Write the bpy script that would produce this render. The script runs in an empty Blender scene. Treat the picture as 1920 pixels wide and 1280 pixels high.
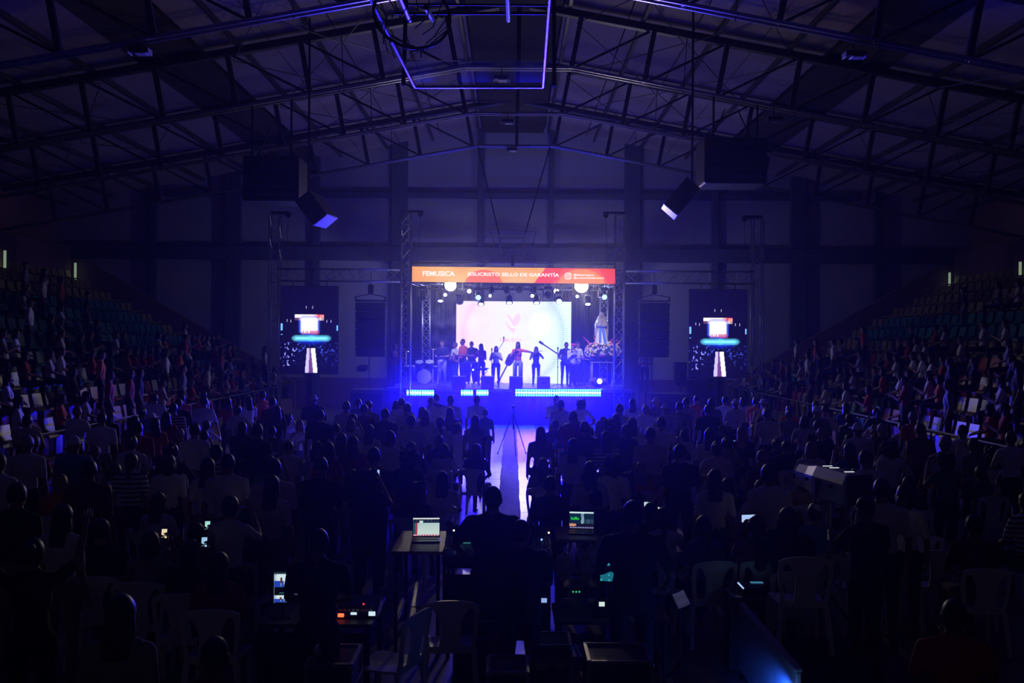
import bpy, bmesh, math, random
from math import pi, sin, cos, radians as R, sqrt, exp
from mathutils import Vector as V, Matrix
import numpy as np

rnd = random.Random(7)
S = bpy.context.scene
COL = S.collection

# ------------------------------------------------------------------ camera
H, HY, F, ROLL = 3.07, 636.0, 1800.0, R(0.40)
cam_data = bpy.data.cameras.new('camera')
cam = bpy.data.objects.new('camera', cam_data)
COL.objects.link(cam)
cam_data.sensor_width = 36.0
cam_data.lens = F / 1920 * 36.0
cam_data.shift_y = -(640 - HY) / 1920.0
cam_data.clip_end = 200
cam.matrix_world = Matrix.Translation((0, 0, H)) @ Matrix.Rotation(pi / 2, 4, 'X') @ Matrix.Rotation(ROLL, 4, 'Z')
S.camera = cam

# ------------------------------------------------------------------ world, exposure
W = bpy.data.worlds.new('hall_ambient_fill'); S.world = W
W.use_nodes = True
bg = W.node_tree.nodes['Background']
bg.inputs['Color'].default_value = (0.70, 0.60, 0.70, 1)
bg.inputs['Strength'].default_value = 0.0120  # dim ambient fill added, entering through the open rear of the hall
S.view_settings.view_transform = 'Standard'
S.view_settings.look = 'None'
S.view_settings.gamma = 1
S.view_settings.use_curve_mapping = False
S.view_settings.exposure = 0.0
S.cycles.use_denoising = True
S.cycles.use_adaptive_sampling = True
S.cycles.adaptive_threshold = 0.05
S.cycles.max_bounces = 4
S.cycles.diffuse_bounces = 2
S.cycles.glossy_bounces = 2
S.cycles.transmission_bounces = 4
S.cycles.volume_bounces = 0
S.cycles.transparent_max_bounces = 6
S.cycles.sample_clamp_indirect = 3.0
S.cycles.caustics_reflective = False
S.cycles.caustics_refractive = False

HAZE_DENSITY = 0.0009
HAZE_STAGE = 0.0032
BLUE = (0.008, 0.0005, 1.0)

def light(name, kind, loc, target, color, energy, **kw):
    d = bpy.data.lights.new(name, kind)
    d.color = color; d.energy = energy
    for k, v in kw.items():
        setattr(d, k, v)
    o = bpy.data.objects.new(name, d); COL.objects.link(o)
    o.location = loc
    if target is not None:
        o.rotation_euler = (V(target) - V(loc)).to_track_quat('-Z', 'Y').to_euler()
    return o

def P(px, py, d):
    """Point of the hall at depth d that stands at this place of the 1920 x 1280 photograph."""
    dx, dy = px - 960.0, py - HY
    x = dx * cos(ROLL) + dy * sin(ROLL)
    y = -dx * sin(ROLL) + dy * cos(ROLL)
    return V((x * d / F, d, H - y * d / F))

SZ = 1.28       # stage floor height
SY = 34.5       # stage front edge

# blue wash bars along the stage edge, aimed at the audience
BARS = [(762, 814, 1.0), (864, 887, 0.5), (893, 916, 0.5), (966, 1046, 1.75), (1046, 1127, 1.5)]
BAR_POWER = 420
for x0, x1, k in BARS:
    a, b = P(x0, 735, SY - 0.22), P(x1, 737, SY - 0.22)
    c = (a + b) / 2
    light('wash_bar_light', 'AREA', (c.x, c.y - 0.06, c.z), (c.x * 0.95, 8.0, 0.6), BLUE, BAR_POWER * k,
          shape='RECTANGLE', size=(b - a).length, size_y=0.09, spread=R(100))
    light('wash_bar_fill', 'AREA', (c.x, c.y + 0.0, c.z + 0.1), (c.x, c.y + 1.6, c.z + 1.5), BLUE, 50 * k,
          shape='RECTANGLE', size=(b - a).length, size_y=0.1, spread=R(170))  # extra upward fill, added to turn drapes and haze blue
# warm blinders under the front roof truss
for px, py, e, d in ((845, 535, 900, 34.05), (1090, 536, 1150, 34.05), (880, 546, 90, 38.2), (1043, 546, 120, 38.2)):
    c = P(px, py, d)
    light('blinder_light', 'SPOT', (c.x, c.y - 0.16, c.z), (c.x * 1.2, 12, 0.5), (1.0, 0.83, 0.58), e * 0.48,
          spot_size=R(124), spot_blend=1.0, shadow_soft_size=0.12)
light('statue_fill_light', 'SPOT', (3.3, 34.05, 4.98), (3.45, 37.0, 3.5), (1.0, 0.95, 0.85), 130, spot_size=R(30), spot_blend=0.8, shadow_soft_size=0.08)  # added spot to lift the statue and flowers, no fixture built
for sx in (-2.75, 2.85):
    light('par_spill_light', 'POINT', (sx, 37.9, 4.6), None, (0.55, 0.6, 1.0), 150, shadow_soft_size=0.1)
light('aisle_fill_light', 'SPOT', (0.3, 34.1, 4.98), (0.12, 21.0, 0.0), (1.0, 0.95, 0.85), 620, spot_size=R(13), spot_blend=0.8, shadow_soft_size=0.08)  # white spot added to brighten the aisle floor, without its own fixture
# white front wash on the players and the blue and white moving heads
for x, tx, e in ((-2.6, -2.4, 320), (-0.6, 0.2, 320), (1.4, 2.0, 300), (3.0, 3.4, 380)):
    light('front_wash_light', 'SPOT', (x, 34.05, 4.98), (tx, 36.4, 2.85), (1.0, 0.93, 0.88), e,
          spot_size=R(36), spot_blend=0.8, shadow_soft_size=0.1)
for px, py, d, t, c, e, a in (
        (897, 560, 36.3, (-1.62, 38.6, 3.95), (0.75, 0.85, 1), 500, 18),
        (826, 560, 36.3, (-2.75, 38.7, 3.2), (0.15, 0.12, 1), 700, 30),
        (1048, 565, 36.3, (1.3, 38.6, 3.85), (0.92, 0.96, 1), 1300, 22),
        (1131, 556, 36.3, (2.4, 38.4, 2.0), (0.15, 0.2, 1), 300, 30),
        (955, 566, 36.6, (-0.2, 38.8, 2.0), (0.9, 0.9, 1), 100, 30),
        (1006, 566, 36.6, (0.9, 38.8, 2.0), (0.8, 0.85, 1), 100, 30)):
    q = P(px, py, d); q = q + (V(t) - q).normalized() * 0.34
    light('moving_head_light', 'SPOT', q, t, c, e, spot_size=R(a), spot_blend=0.7, shadow_soft_size=0.06)
# ------------------------------------------------------------------ materials
MATS = {}
def mat(name, col, rough=0.6, metal=0.0, var=0.12, scale=8.0, emit=None, strength=0.0, bump=0.0, alpha=None):
    if name in MATS:
        return MATS[name]
    m = bpy.data.materials.new(name); m.use_nodes = True
    nt = m.node_tree; b = nt.nodes['Principled BSDF']
    b.inputs['Roughness'].default_value = rough
    b.inputs['Metallic'].default_value = metal
    if emit is None:
        tc = nt.nodes.new('ShaderNodeTexCoord')
        n = nt.nodes.new('ShaderNodeTexNoise'); n.inputs['Scale'].default_value = scale; n.inputs['Detail'].default_value = 3
        nt.links.new(tc.outputs['Object'], n.inputs['Vector'])
        r = nt.nodes.new('ShaderNodeValToRGB')
        r.color_ramp.elements[0].position = 0.3; r.color_ramp.elements[1].position = 0.7
        r.color_ramp.elements[0].color = tuple(c * (1 - var) for c in col) + (1,)
        r.color_ramp.elements[1].color = tuple(min(1, c * (1 + var)) for c in col) + (1,)
        nt.links.new(n.outputs['Fac'], r.inputs['Fac'])
        nt.links.new(r.outputs['Color'], b.inputs['Base Color'])
        if bump:
            bp = nt.nodes.new('ShaderNodeBump'); bp.inputs['Strength'].default_value = bump
            nt.links.new(n.outputs['Fac'], bp.inputs['Height']); nt.links.new(bp.outputs['Normal'], b.inputs['Normal'])
    else:
        b.inputs['Base Color'].default_value = (0.02, 0.02, 0.02, 1)
        b.inputs['Emission Color'].default_value = tuple(emit) + (1,)
        b.inputs['Emission Strength'].default_value = strength
    MATS[name] = m
    return m

def screen_mat(name, strength=1.0):
    if name in MATS:
        return MATS[name]
    m = bpy.data.materials.new(name); m.use_nodes = True
    nt = m.node_tree; b = nt.nodes['Principled BSDF']
    b.inputs['Base Color'].default_value = (0.012, 0.012, 0.014, 1); b.inputs['Roughness'].default_value = 0.7
    a = nt.nodes.new('ShaderNodeAttribute'); a.attribute_name = 'picture'
    nt.links.new(a.outputs['Color'], b.inputs['Emission Color'])
    b.inputs['Emission Strength'].default_value = strength
    MATS[name] = m
    return m

def lin(r, g, b):
    f = lambda c: ((c / 255 + 0.055) / 1.055) ** 2.4 if c > 10 else c / 255 / 12.92
    return (f(r), f(g), f(b))

black = mat('black_paint', (0.012, 0.012, 0.013), 0.55)
black_cloth = mat('black_cloth', (0.012, 0.012, 0.014), 0.95, scale=30)
dark_plastic = mat('dark_plastic', (0.02, 0.02, 0.022), 0.4)
steel = mat('painted_steel', (0.22, 0.21, 0.22), 0.38, 0.75)
dark_steel = mat('dark_steel', (0.045, 0.042, 0.045), 0.55, 0.4)
alu = mat('aluminium', (0.62, 0.62, 0.64), 0.32, 0.9)
chrome = mat('chrome', (0.8, 0.8, 0.82), 0.15, 1.0, var=0.03)
white_plastic = mat('white_plastic', (0.80, 0.82, 0.84), 0.38, var=0.04)
wood = mat('table_wood', (0.42, 0.25, 0.12), 0.5, var=0.3, scale=4)
paper = mat('paper', (0.75, 0.75, 0.78), 0.8, var=0.04)
glass_lens = mat('dark_lens', (0.02, 0.025, 0.03), 0.08)

# ------------------------------------------------------------------ mesh builder
class MB:
    def __init__(s):
        s.v = []; s.f = []; s.m = []; s.mi = 0
    def add(s, verts, faces, mi=None):
        o = len(s.v); s.v += [tuple(v) for v in verts]
        s.f += [tuple(i + o for i in f) for f in faces]
        s.m += [s.mi if mi is None else mi] * len(faces)
        return s
    def box(s, c, size, rot=None, mi=None):
        c = V(c); hx, hy, hz = (k / 2 for k in size)
        vs = [V((x, y, z)) for z in (-hz, hz) for y in (-hy, hy) for x in (-hx, hx)]
        if rot is not None:
            vs = [rot @ v for v in vs]
        return s.add([v + c for v in vs], [(0, 2, 3, 1), (4, 5, 7, 6), (0, 1, 5, 4), (2, 6, 7, 3), (0, 4, 6, 2), (1, 3, 7, 5)], mi)
    def bbox(s, c, size, b=0.01, rot=None, mi=None):
        """box with chamfered edges"""
        c = V(c); h = [k / 2 for k in size]; b = min([b] + [k * 0.45 for k in h])
        idx = {}; vs = []
        for sx in (-1, 1):
            for sy in (-1, 1):
                for sz in (-1, 1):
                    for ax in range(3):
                        p = [sx * (h[0] - b), sy * (h[1] - b), sz * (h[2] - b)]
                        p[ax] = (sx, sy, sz)[ax] * h[ax]
                        idx[sx, sy, sz, ax] = len(vs); vs.append(V(p))
        fs = []
        for ax in range(3):
            u, w = [a for a in range(3) if a != ax]
            for sg in (-1, 1):
                q = []
                for su, sw in ((-1, -1), (1, -1), (1, 1), (-1, 1)):
                    k = [0, 0, 0]; k[ax] = sg; k[u] = su; k[w] = sw
                    q.append(idx[k[0], k[1], k[2], ax])
                flip = (sg > 0) == (ax == 1)
                fs.append(tuple(reversed(q)) if flip else tuple(q))
        for ax in range(3):
            u, w = [a for a in range(3) if a != ax]
            for su in (-1, 1):
                for sw in (-1, 1):
                    q = []
                    for sg, a in ((-1, u), (1, u), (1, w), (-1, w)):
                        k = [0, 0, 0]; k[ax] = sg; k[u] = su; k[w] = sw
                        q.append(idx[k[0], k[1], k[2], a])
                    fs.append(tuple(q))
        for sx in (-1, 1):
            for sy in (-1, 1):
                for sz in (-1, 1):
                    fs.append(tuple(idx[sx, sy, sz, a] for a in range(3)))
        if rot is not None:
            vs = [rot @ v for v in vs]
        return s.add([v + c for v in vs], fs, mi)
    def tube(s, p0, p1, r0, r1=None, n=8, cap=True, mi=None):
        p0, p1 = V(p0), V(p1); r1 = r0 if r1 is None else r1
        d = p1 - p0
        if d.length < 1e-6:
            return s
        q = d.to_track_quat('Z', 'Y')
        vs = []
        for p, r in ((p0, r0), (p1, r1)):
            for i in range(n):
                a = 2 * pi * i / n
                vs.append(p + q @ V((r * cos(a), r * sin(a), 0)))
        fs = [(i, (i + 1) % n, n + (i + 1) % n, n + i) for i in range(n)]
        if cap:
            fs += [tuple(reversed(range(n))), tuple(range(n, 2 * n))]
        return s.add(vs, fs, mi)
    def path(s, pts, r, n=6, mi=None):
        for a, b in zip(pts, pts[1:]):
            s.tube(a, b, r, n=n, mi=mi)
        return s
    def lathe(s, prof, c=(0, 0, 0), n=14, axis=None, mi=None, sx=1, sy=1):
        """prof: [(r, z)...]"""
        c = V(c); q = V(axis).to_track_quat('Z', 'Y') if axis is not None else None
        vs = []; fs = []
        for r, z in prof:
            for i in range(n):
                a = 2 * pi * i / n
                p = V((r * cos(a) * sx, r * sin(a) * sy, z))
                vs.append(c + (q @ p if q else p))
        for k in range(len(prof) - 1):
            for i in range(n):
                j = (i + 1) % n
                fs.append((k * n + i, k * n + j, (k + 1) * n + j, (k + 1) * n + i))
        fs.append(tuple(reversed(range(n)))); fs.append(tuple(range((len(prof) - 1) * n, len(prof) * n)))
        return s.add(vs, fs, mi)
    def ell(s, c, r, n=8, m=6, mi=None, rot=None):
        c = V(c); r = (r, r, r) if isinstance(r, (int, float)) else r
        vs = [V((0, 0, -r[2]))]; fs = []
        for k in range(1, m):
            t = -pi / 2 + pi * k / m
            for i in range(n):
                a = 2 * pi * i / n
                vs.append(V((r[0] * cos(t) * cos(a), r[1] * cos(t) * sin(a), r[2] * sin(t))))
        vs.append(V((0, 0, r[2])))
        for i in range(n):
            fs.append((0, 1 + (i + 1) % n, 1 + i))
            fs.append((len(vs) - 1, 1 + (m - 2) * n + i, 1 + (m - 2) * n + (i + 1) % n))
        for k in range(m - 2):
            for i in range(n):
                j = (i + 1) % n
                fs.append((1 + k * n + i, 1 + k * n + j, 1 + (k + 1) * n + j, 1 + (k + 1) * n + i))
        if rot is not None:
            vs = [rot @ v for v in vs]
        return s.add([v + c for v in vs], fs, mi)
    def prism(s, poly, y0, y1, mi=None, xf=None):
        """poly [(x,z)] extruded from y0 to y1"""
        n = len(poly)
        vs = [V((x, y0, z)) for x, z in poly] + [V((x, y1, z)) for x, z in poly]
        if xf is not None:
            vs = [xf @ v for v in vs]
        fs = [tuple(range(n)), tuple(reversed(range(n, 2 * n)))]
        fs += [((i + 1) % n, i, n + i, n + (i + 1) % n) for i in range(n)]
        return s.add(vs, fs, mi)
    def ring(s, c, r, t, axis=(0, 0, 1), n=20, k=6, mi=None, a0=0, a1=2 * pi):
        q = V(axis).to_track_quat('Z', 'Y'); c = V(c)
        pts = [c + q @ V((r * cos(a0 + (a1 - a0) * i / n), r * sin(a0 + (a1 - a0) * i / n), 0)) for i in range(n + 1)]
        return s.path(pts, t, k, mi)
    def mesh(s, name, smooth=False):
        me = bpy.data.meshes.new(name)
        me.from_pydata(s.v, [], s.f)
        me.polygons.foreach_set('material_index', s.m)
        bm = bmesh.new(); bm.from_mesh(me)
        bmesh.ops.delete(bm, geom=[v for v in bm.verts if not v.link_faces], context='VERTS')
        bmesh.ops.recalc_face_normals(bm, faces=bm.faces)
        bm.to_mesh(me); bm.free()
        if smooth:
            me.polygons.foreach_set('use_smooth', [True] * len(me.polygons))
        return me

def obj(name, mb, mats, parent=None, loc=None, rot=None, smooth=False, kind=None):
    me = mb.mesh(name, smooth) if isinstance(mb, MB) else mb
    if not me.materials:
        for m in (mats if isinstance(mats, (list, tuple)) else [mats]):
            me.materials.append(m)
    o = bpy.data.objects.new(name, me); COL.objects.link(o)
    if parent is not None: o.parent = parent
    if loc is not None: o.location = loc
    if rot is not None: o.rotation_euler = rot
    if kind: o['kind'] = kind
    return o

def tag(o, label=None, cat=None, group=None, kind=None):
    if label: o['label'] = label
    if cat: o['category'] = cat
    if group: o['group'] = group
    if kind: o['kind'] = kind
    return o

def thing(name, label, cat, loc=(0, 0, 0), rz=0.0, group=None, kind=None):
    o = bpy.data.objects.new(name, None); COL.objects.link(o)
    o.location = loc; o.rotation_euler = (0, 0, rz); o.empty_display_size = 0.2
    return tag(o, label, cat, group, kind)

KIDS = {}
def dup(root, loc=None, rot=None, label=None, group=None):
    """a copy of a thing with copies of its parts and sub-parts"""
    def cp(o, parent):
        c = o.copy(); COL.objects.link(c)
        if parent is not None: c.parent = parent
        for ch in KIDS_OF(o): cp(ch, c)
        return c
    r = cp(root, None)
    if loc is not None: r.location = loc
    if rot is not None: r.rotation_euler = rot
    if label: r['label'] = label
    if group: r['group'] = group
    return r
def KIDS_OF(o):
    if o.name not in KIDS:
        KIDS[o.name] = [c for c in COL.objects if c.parent == o]
    return KIDS[o.name]

def grid_picture(name, w, h, nx, ny, fn, m, parent=None, loc=None, rot=None):
    """upright picture plane facing -Y, colour from fn(u, v), v up"""
    vs = [(-w / 2 + w * i / nx, 0, -h / 2 + h * j / ny) for j in range(ny + 1) for i in range(nx + 1)]
    fs = [(j * (nx + 1) + i, j * (nx + 1) + i + 1, (j + 1) * (nx + 1) + i + 1, (j + 1) * (nx + 1) + i) for j in range(ny) for i in range(nx)]
    me = bpy.data.meshes.new(name); me.from_pydata(vs, [], fs)
    a = me.color_attributes.new('picture', 'FLOAT_COLOR', 'POINT')
    buf = []
    for j in range(ny + 1):
        for i in range(nx + 1):
            c = fn(i / nx, j / ny); buf += [c[0], c[1], c[2], 1.0]
    a.data.foreach_set('color', buf)
    me.materials.append(m)
    return obj(name, me, m, parent, loc, rot)

def text_mesh(name, body, width, height, m, parent, loc, bold=0.0, extrude=0.004, rot=(pi / 2, 0, 0)):
    cu = bpy.data.curves.new(name, 'FONT'); cu.body = body; cu.size = 1.0
    cu.offset = bold; cu.extrude = 0.0; cu.resolution_u = 3
    t = bpy.data.objects.new(name, cu)
    COL.objects.link(t)
    dg = bpy.context.evaluated_depsgraph_get()
    me = bpy.data.meshes.new_from_object(t.evaluated_get(dg))
    bpy.data.objects.remove(t)
    xs = [v.co.x for v in me.vertices]; ys = [v.co.y for v in me.vertices]
    x0, x1, y0, y1 = min(xs), max(xs), min(ys), max(ys)
    for v in me.vertices:
        v.co.x = ((v.co.x - x0) / (x1 - x0) - 0.5) * width
        v.co.y = ((v.co.y - y0) / (y1 - y0) - 0.5) * height
    me.materials.clear(); me.materials.append(m)
    return obj(name, me, m, parent, loc, rot)

def box_truss(name, label, cat, p0, p1, size, m=None, tube=0.025, step=None, group=None, parent=None):
    """square lattice truss: four chords and a joined lattice"""
    m = m or alu
    p0, p1 = V(p0), V(p1); d = (p1 - p0); L = d.length; step = step or size * 1.15
    q = d.to_track_quat('Z', 'Y')
    if parent is None:
        t = thing(name, label, cat, p0, 0, group)
    else:
        t = bpy.data.objects.new(name, None); COL.objects.link(t); t.parent = parent; t.location = p0
    h = size / 2
    cs = [(-h, -h), (h, -h), (h, h), (-h, h)]
    for x, y in cs:
        obj('chord', MB().tube(q @ V((x, y, 0)), q @ V((x, y, L)), tube, n=8), m, t, smooth=True)
    lt = MB(); n = max(2, int(round(L / step)))
    for k in range(4):
        a, b = cs[k], cs[(k + 1) % 4]
        for i in range(n):
            z0, z1 = L * i / n, L * (i + 1) / n
            u, w = (a, b) if (i + k) % 2 == 0 else (b, a)
            lt.tube(q @ V((u[0], u[1], z0)), q @ V((w[0], w[1], z1)), tube * 0.5, n=5)
        for i in range(0, n + 1, 2):
            lt.tube(q @ V((a[0], a[1], L * i / n)), q @ V((b[0], b[1], L * i / n)), tube * 0.5, n=5)
    obj('lattice', lt, m, t, kind='stuff')
    return t
# ================================================================== the hall
YB = 41.6                    # back wall
XC = 0.13
m_wall = mat('wall_plaster', (0.44, 0.40, 0.46), 0.9, var=0.06, scale=0.8)
m_wall_low = mat('wainscot_paint', (0.20, 0.09, 0.09), 0.8, var=0.1, scale=0.8)
m_column = mat('column_paint', (0.10, 0.10, 0.16), 0.8)
m_side = mat('side_wall_paint', (0.25, 0.12, 0.11), 0.9)
m_floor = mat('court_floor', (0.19, 0.15, 0.14), 0.45, var=0.12, scale=1.5)
m_tile = mat('vinyl_floor', (0.66, 0.64, 0.64), 0.34, var=0.10, scale=2.5)
m_conc = mat('stand_concrete', (0.21, 0.12, 0.11), 0.9)
m_roof = mat('roof_sheet', (0.36, 0.27, 0.31), 0.75, var=0.1)
m_roof_dark = mat('roof_vent_sheet', (0.05, 0.035, 0.035), 0.9)
m_truss = mat('truss_steel', (0.105, 0.09, 0.095), 0.42, 0.5)
m_chord = mat('truss_chord_steel', (0.42, 0.39, 0.37), 0.30, 0.85)

fl = obj('floor', MB().box((0, 18.5, -0.1), (44, 60, 0.2)), m_floor, kind='structure')
# pale vinyl sheets laid along the centre aisle
for i in range(2, 26):
    y = 9.0 + i * 1.0
    for x0, x1 in ((-1.15, -0.16), (-0.15, 0.82)):
        obj('tile', MB().bbox(((x0 + x1) / 2, y + 0.5, 0.0015), (x1 - x0 - 0.008, 0.988, 0.009), 0.002), m_tile, fl)

wb = obj('wall_back', MB().box((0, YB + 0.15, 6.2), (41, 0.3, 13.6)), m_wall, kind='structure')
obj('wainscot_panel', MB().box((0, YB - 0.03, 0.68), (39.6, 0.06, 1.36)), m_wall_low, wb)
for x, w in ((-5.03, .7), (5.03, .7), (-12.2, .7), (12.2, .7), (-1.53, .26), (1.53, .2), (-8.6, .3), (8.6, .3), (-15.65, .34), (15.65, .34)):
    obj('column', MB().bbox((x + XC, YB - 0.12, 6.3), (w, 0.24, 12.6), 0.02), m_column, wb)
obj('beam', MB().bbox((0, YB - 0.16, 6.73), (39.6, 0.32, 0.6), 0.02), m_column, wb)
obj('beam', MB().bbox((0, YB - 0.10, 9.27), (30, 0.2, 0.26), 0.02), m_column, wb)
for sx in (-1, 1):
    w = obj('wall_left' if sx < 0 else 'wall_right', MB().box((sx * 19.9, 18.5, 4.6), (0.3, 46.5, 9.2)), m_side, kind='structure')

# roof: two pitches with darker vent strips, on purlins
ZE, ZR = 8.75, 12.35
SL = (ZR - ZE) / 19.7
def roof_z(x): return ZR - SL * abs(x)
def roof_strip(x0, x1, y0, y1, lift=0.0, t=0.06):
    z0, z1 = roof_z(x0) + lift, roof_z(x1) + lift
    return MB().prism([(x0, z0), (x1, z1), (x1, z1 + t), (x0, z0 + t)], y0, y1)
ce = obj('ceiling', MB().prism([(-19.9, ZE + .25), (0, ZR + .25), (19.9, ZE + .25), (19.9, ZE + .33), (0, ZR + .33), (-19.9, ZE + .33)], -4.5, YB + .3), m_roof_dark, kind='structure')
edges = [1.35, 8.45, 10.2, 19.7]
FR = [14.6, 20.0, 26.0, 31.25, 36.5]
ys = [8.0] + FR + [YB]
for sx in (-1, 1):
    for x0, x1 in ((1.35, 8.45), (10.2, 19.7)):
        n = 4 if x1 < 9 else 5
        for k in range(n):
            a, b = x0 + (x1 - x0) * k / n, x0 + (x1 - x0) * (k + 1) / n
            for y0, y1 in zip(ys, ys[1:]):
                obj('roof_panel', roof_strip(sx * a + sx * .02, sx * b - sx * .02, y0 + .02, y1 - .02, 0.06), m_roof, ce)
    for k in range(10):
        x = 1.5 + k * 1.98
        obj('purlin', MB().box((sx * x, 24.5, roof_z(x) - 0.03), (0.09, 34, 0.14)), m_truss, ce)
for a, b in ((-1.3, 1.3),):
    obj('ridge_vent', MB().prism([(-1.3, roof_z(1.3)), (0, ZR - .05), (1.3, roof_z(1.3)), (1.3, roof_z(1.3) - .1), (-1.3, roof_z(1.3) - .1)], 8, YB), m_roof_dark, ce)
for sx in (-1, 1):
    obj('vent_strip', roof_strip(sx * 8.5, sx * 10.15, 8, YB, -0.02, 0.05), m_roof_dark, ce)

# roof trusses
def roof_truss(y, label):
    t = thing('roof_truss', label, 'roof truss', (0, y, 0), 0, 'steel roof trusses across the hall', 'structure')
    zb, hw, sl = 10.41, 1.46, 0.185
    bz = lambda x: zb - sl * max(0, abs(x) - hw)
    tz = lambda x: roof_z(x) - 0.16
    for dy in (-0.11, 0.11):
        obj('chord', MB().bbox((XC, dy, zb), (2 * hw, 0.075, 0.075), 0.01), m_chord, t)
        for sx in (-1, 1):
            a, b = V((sx * hw + XC, dy, zb)), V((sx * 19.4, dy, bz(19.4)))
            rot = Matrix.Rotation(-math.atan2(b.z - a.z, b.x - a.x), 3, 'Y')
            obj('chord', MB().bbox((a + b) / 2, ((b - a).length, 0.075, 0.075), 0.01, rot), m_chord, t)
    for sx in (-1, 1):
        a, b = V((0, 0, tz(0))), V((sx * 19.4, 0, tz(19.4)))
        rot = Matrix.Rotation(-math.atan2(b.z - a.z, b.x - a.x), 3, 'Y')
        obj('top_chord', MB().bbox((a + b) / 2, ((b - a).length, 0.24, 0.2), 0.02, rot), m_truss, t)
        xs = [1.55 + 1.98 * k for k in range(10)]
        for k, x in enumerate(xs):
            if x > 18.6: continue
            foot, head = V((sx * x, 0, bz(x))), V((sx * (x + 0.28), 0, tz(x + 0.28)))
            rt = Matrix.Rotation(math.atan2(head.x - foot.x, head.z - foot.z), 3, 'Y')
            obj('web_post', MB().bbox((foot + head) / 2, (0.13, 0.13, (head - foot).length), 0.01, rt), m_truss, t)
            if k:
                obj('diagonal_brace', MB().tube(head, V((sx * (x - 1.98), 0, bz(x - 1.98))), 0.035, n=6), m_truss, t)
    obj('web_post', MB().bbox((XC, 0, (zb + tz(0)) / 2), (0.12, 0.12, tz(0) - zb), 0.01), m_truss, t)
    return t
for y, l in zip(FR, ['steel roof truss nearest the camera, its lower chord above the frame', 'steel roof truss behind the raised backboard, crossing the top edge of the photo',
                     'steel roof truss with the bright lower chord just behind the backboard edge', 'steel roof truss with the dim flat lower chord beyond the bright one',
                     'darkest roof truss right in front of the panelled gable wall']):
    roof_truss(y, l)
# thin tie rods in the roof plane, two crossed pairs in every second field
rods = []
for i, (y0, y1) in enumerate(zip(FR, FR[1:])):
    for sx in (-1, 1):
        for xa in (1.7, 4.7, 11.2, 14.4):
            xb = xa + 2.9
            for u, w in ((xa, xb), (xb, xa)):
                obj('tie_rod', MB().tube((sx * u, y0, roof_z(u) - .4), (sx * w, y1, roof_z(w) - .4), 0.014, n=5), m_truss, ce)
            if xa < 9:
                obj('tie_rod', MB().tube((sx * xb, y1, 10.3 - .185 * (xb - 1.46)), (sx * xb, y1 - .5, roof_z(xb) - .2), 0.012, n=5), m_truss, ce)

# hanging hall lamps, switched off, under the trusses
lamp_list = [(940, 148, 25.9, 'off hall lamp under the bright truss by the backboard edge'), (952, 229, 31.1, 'off hall lamp under the dim flat truss'), (960, 281, 36.3, 'off hall lamp on the darkest truss by the gable wall'),
             (262, 97, 20.2, 'off hall lamp high on the left slope under the first truss'), (1602, 104, 20.2, 'off hall lamp high on the right slope under the first truss'), (1452, 225, 25.8, 'off hall lamp on the right slope near the black hanging box')]
m_diff = mat('lamp_diffuser', (0.6, 0.58, 0.55), 0.35)
for px, py, d, l in lamp_list:
    c = P(px, py, d)
    t = thing('hall_lamp', l, 'lamp', c, 0, 'switched off hall lamps under the roof')
    obj('housing', MB().bbox((0, 0, 0.02), (0.40, 0.3, 0.10), 0.02), dark_steel, t)
    obj('diffuser', MB().bbox((0.04, 0, -0.045), (0.24, 0.24, 0.03), 0.01), m_diff, t)
    for sx in (-1, 1):
        obj('end_cap', MB().bbox((sx * 0.21, 0, 0.0), (0.02, 0.26, 0.12), 0.005), m_diff, t)
    obj('hanger', MB().tube((0, 0, 0.05), (0, 0.1, max(0.15, 10.41 - .185 * max(0, abs(c.x) - 1.46) - c.z)), 0.015, n=6), dark_steel, t)

# ------------------------------------------------------------------ stands on both sides
SEATS = {}
m_seat = {'yellow': mat('seat_yellow', (0.26, 0.18, 0.04), 0.35, var=.05), 'teal': mat('seat_teal', (0.02, 0.14, 0.13), 0.35, var=.05),
          'red': mat('seat_red', (0.26, 0.02, 0.02), 0.3, var=.05), 'white': mat('seat_white', (0.28, 0.26, 0.22), 0.3, var=.05), 'orange': mat('seat_orange', (0.55, 0.17, 0.03), 0.35, var=.05)}
TX = lambda i: 9.45 + 0.85 * i
TZ = lambda i: 0.55 + 0.45 * i
NT = 11
Y0S, Y1S = 11.0, 40.6
for sx in (-1, 1):
    side = 'left' if sx < 0 else 'right'
    st = obj('floor_stand_' + side, MB().box((sx * 9.2, (Y0S + Y1S) / 2, 0.05), (0.12, Y1S - Y0S, 0.1)), m_conc, kind='structure')
    st['label'] = 'concrete stepped stand along the %s wall of the hall' % side
    for i in range(NT):
        x0 = TX(i) - 0.2
        x1 = x0 + 0.85 if i < NT - 1 else 19.75
        obj('step', MB().bbox((sx * (x0 + x1) / 2, (Y0S + Y1S) / 2, TZ(i) / 2), (x1 - x0 - 0.004, Y1S - Y0S, TZ(i)), 0.01), m_conc, st)
    # raking parapet that closes the stand at the stage end
    prof = [(sx * 9.2, 0), (sx * 19.75, 0), (sx * 19.75, 6.55), (sx * 18.1, 6.3), (sx * 10.4, 1.95), (sx * 9.2, 1.2)]
    obj('parapet', MB().prism(prof, Y1S, Y1S + 0.3), m_conc, st)
    # guard rail along the front of the stand
    rail = MB().tube((sx * 9.15, Y0S, 1.15), (sx * 9.15, Y1S, 1.15), 0.025, n=6)
    obj('front_rail', rail, dark_steel, st)
    for k in range(13):
        y = Y0S + .2 + k * 2.43
        obj('rail_post', MB().tube((sx * 9.15, y, 0), (sx * 9.15, y, 1.15), 0.022, n=6), dark_steel, st)

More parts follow.
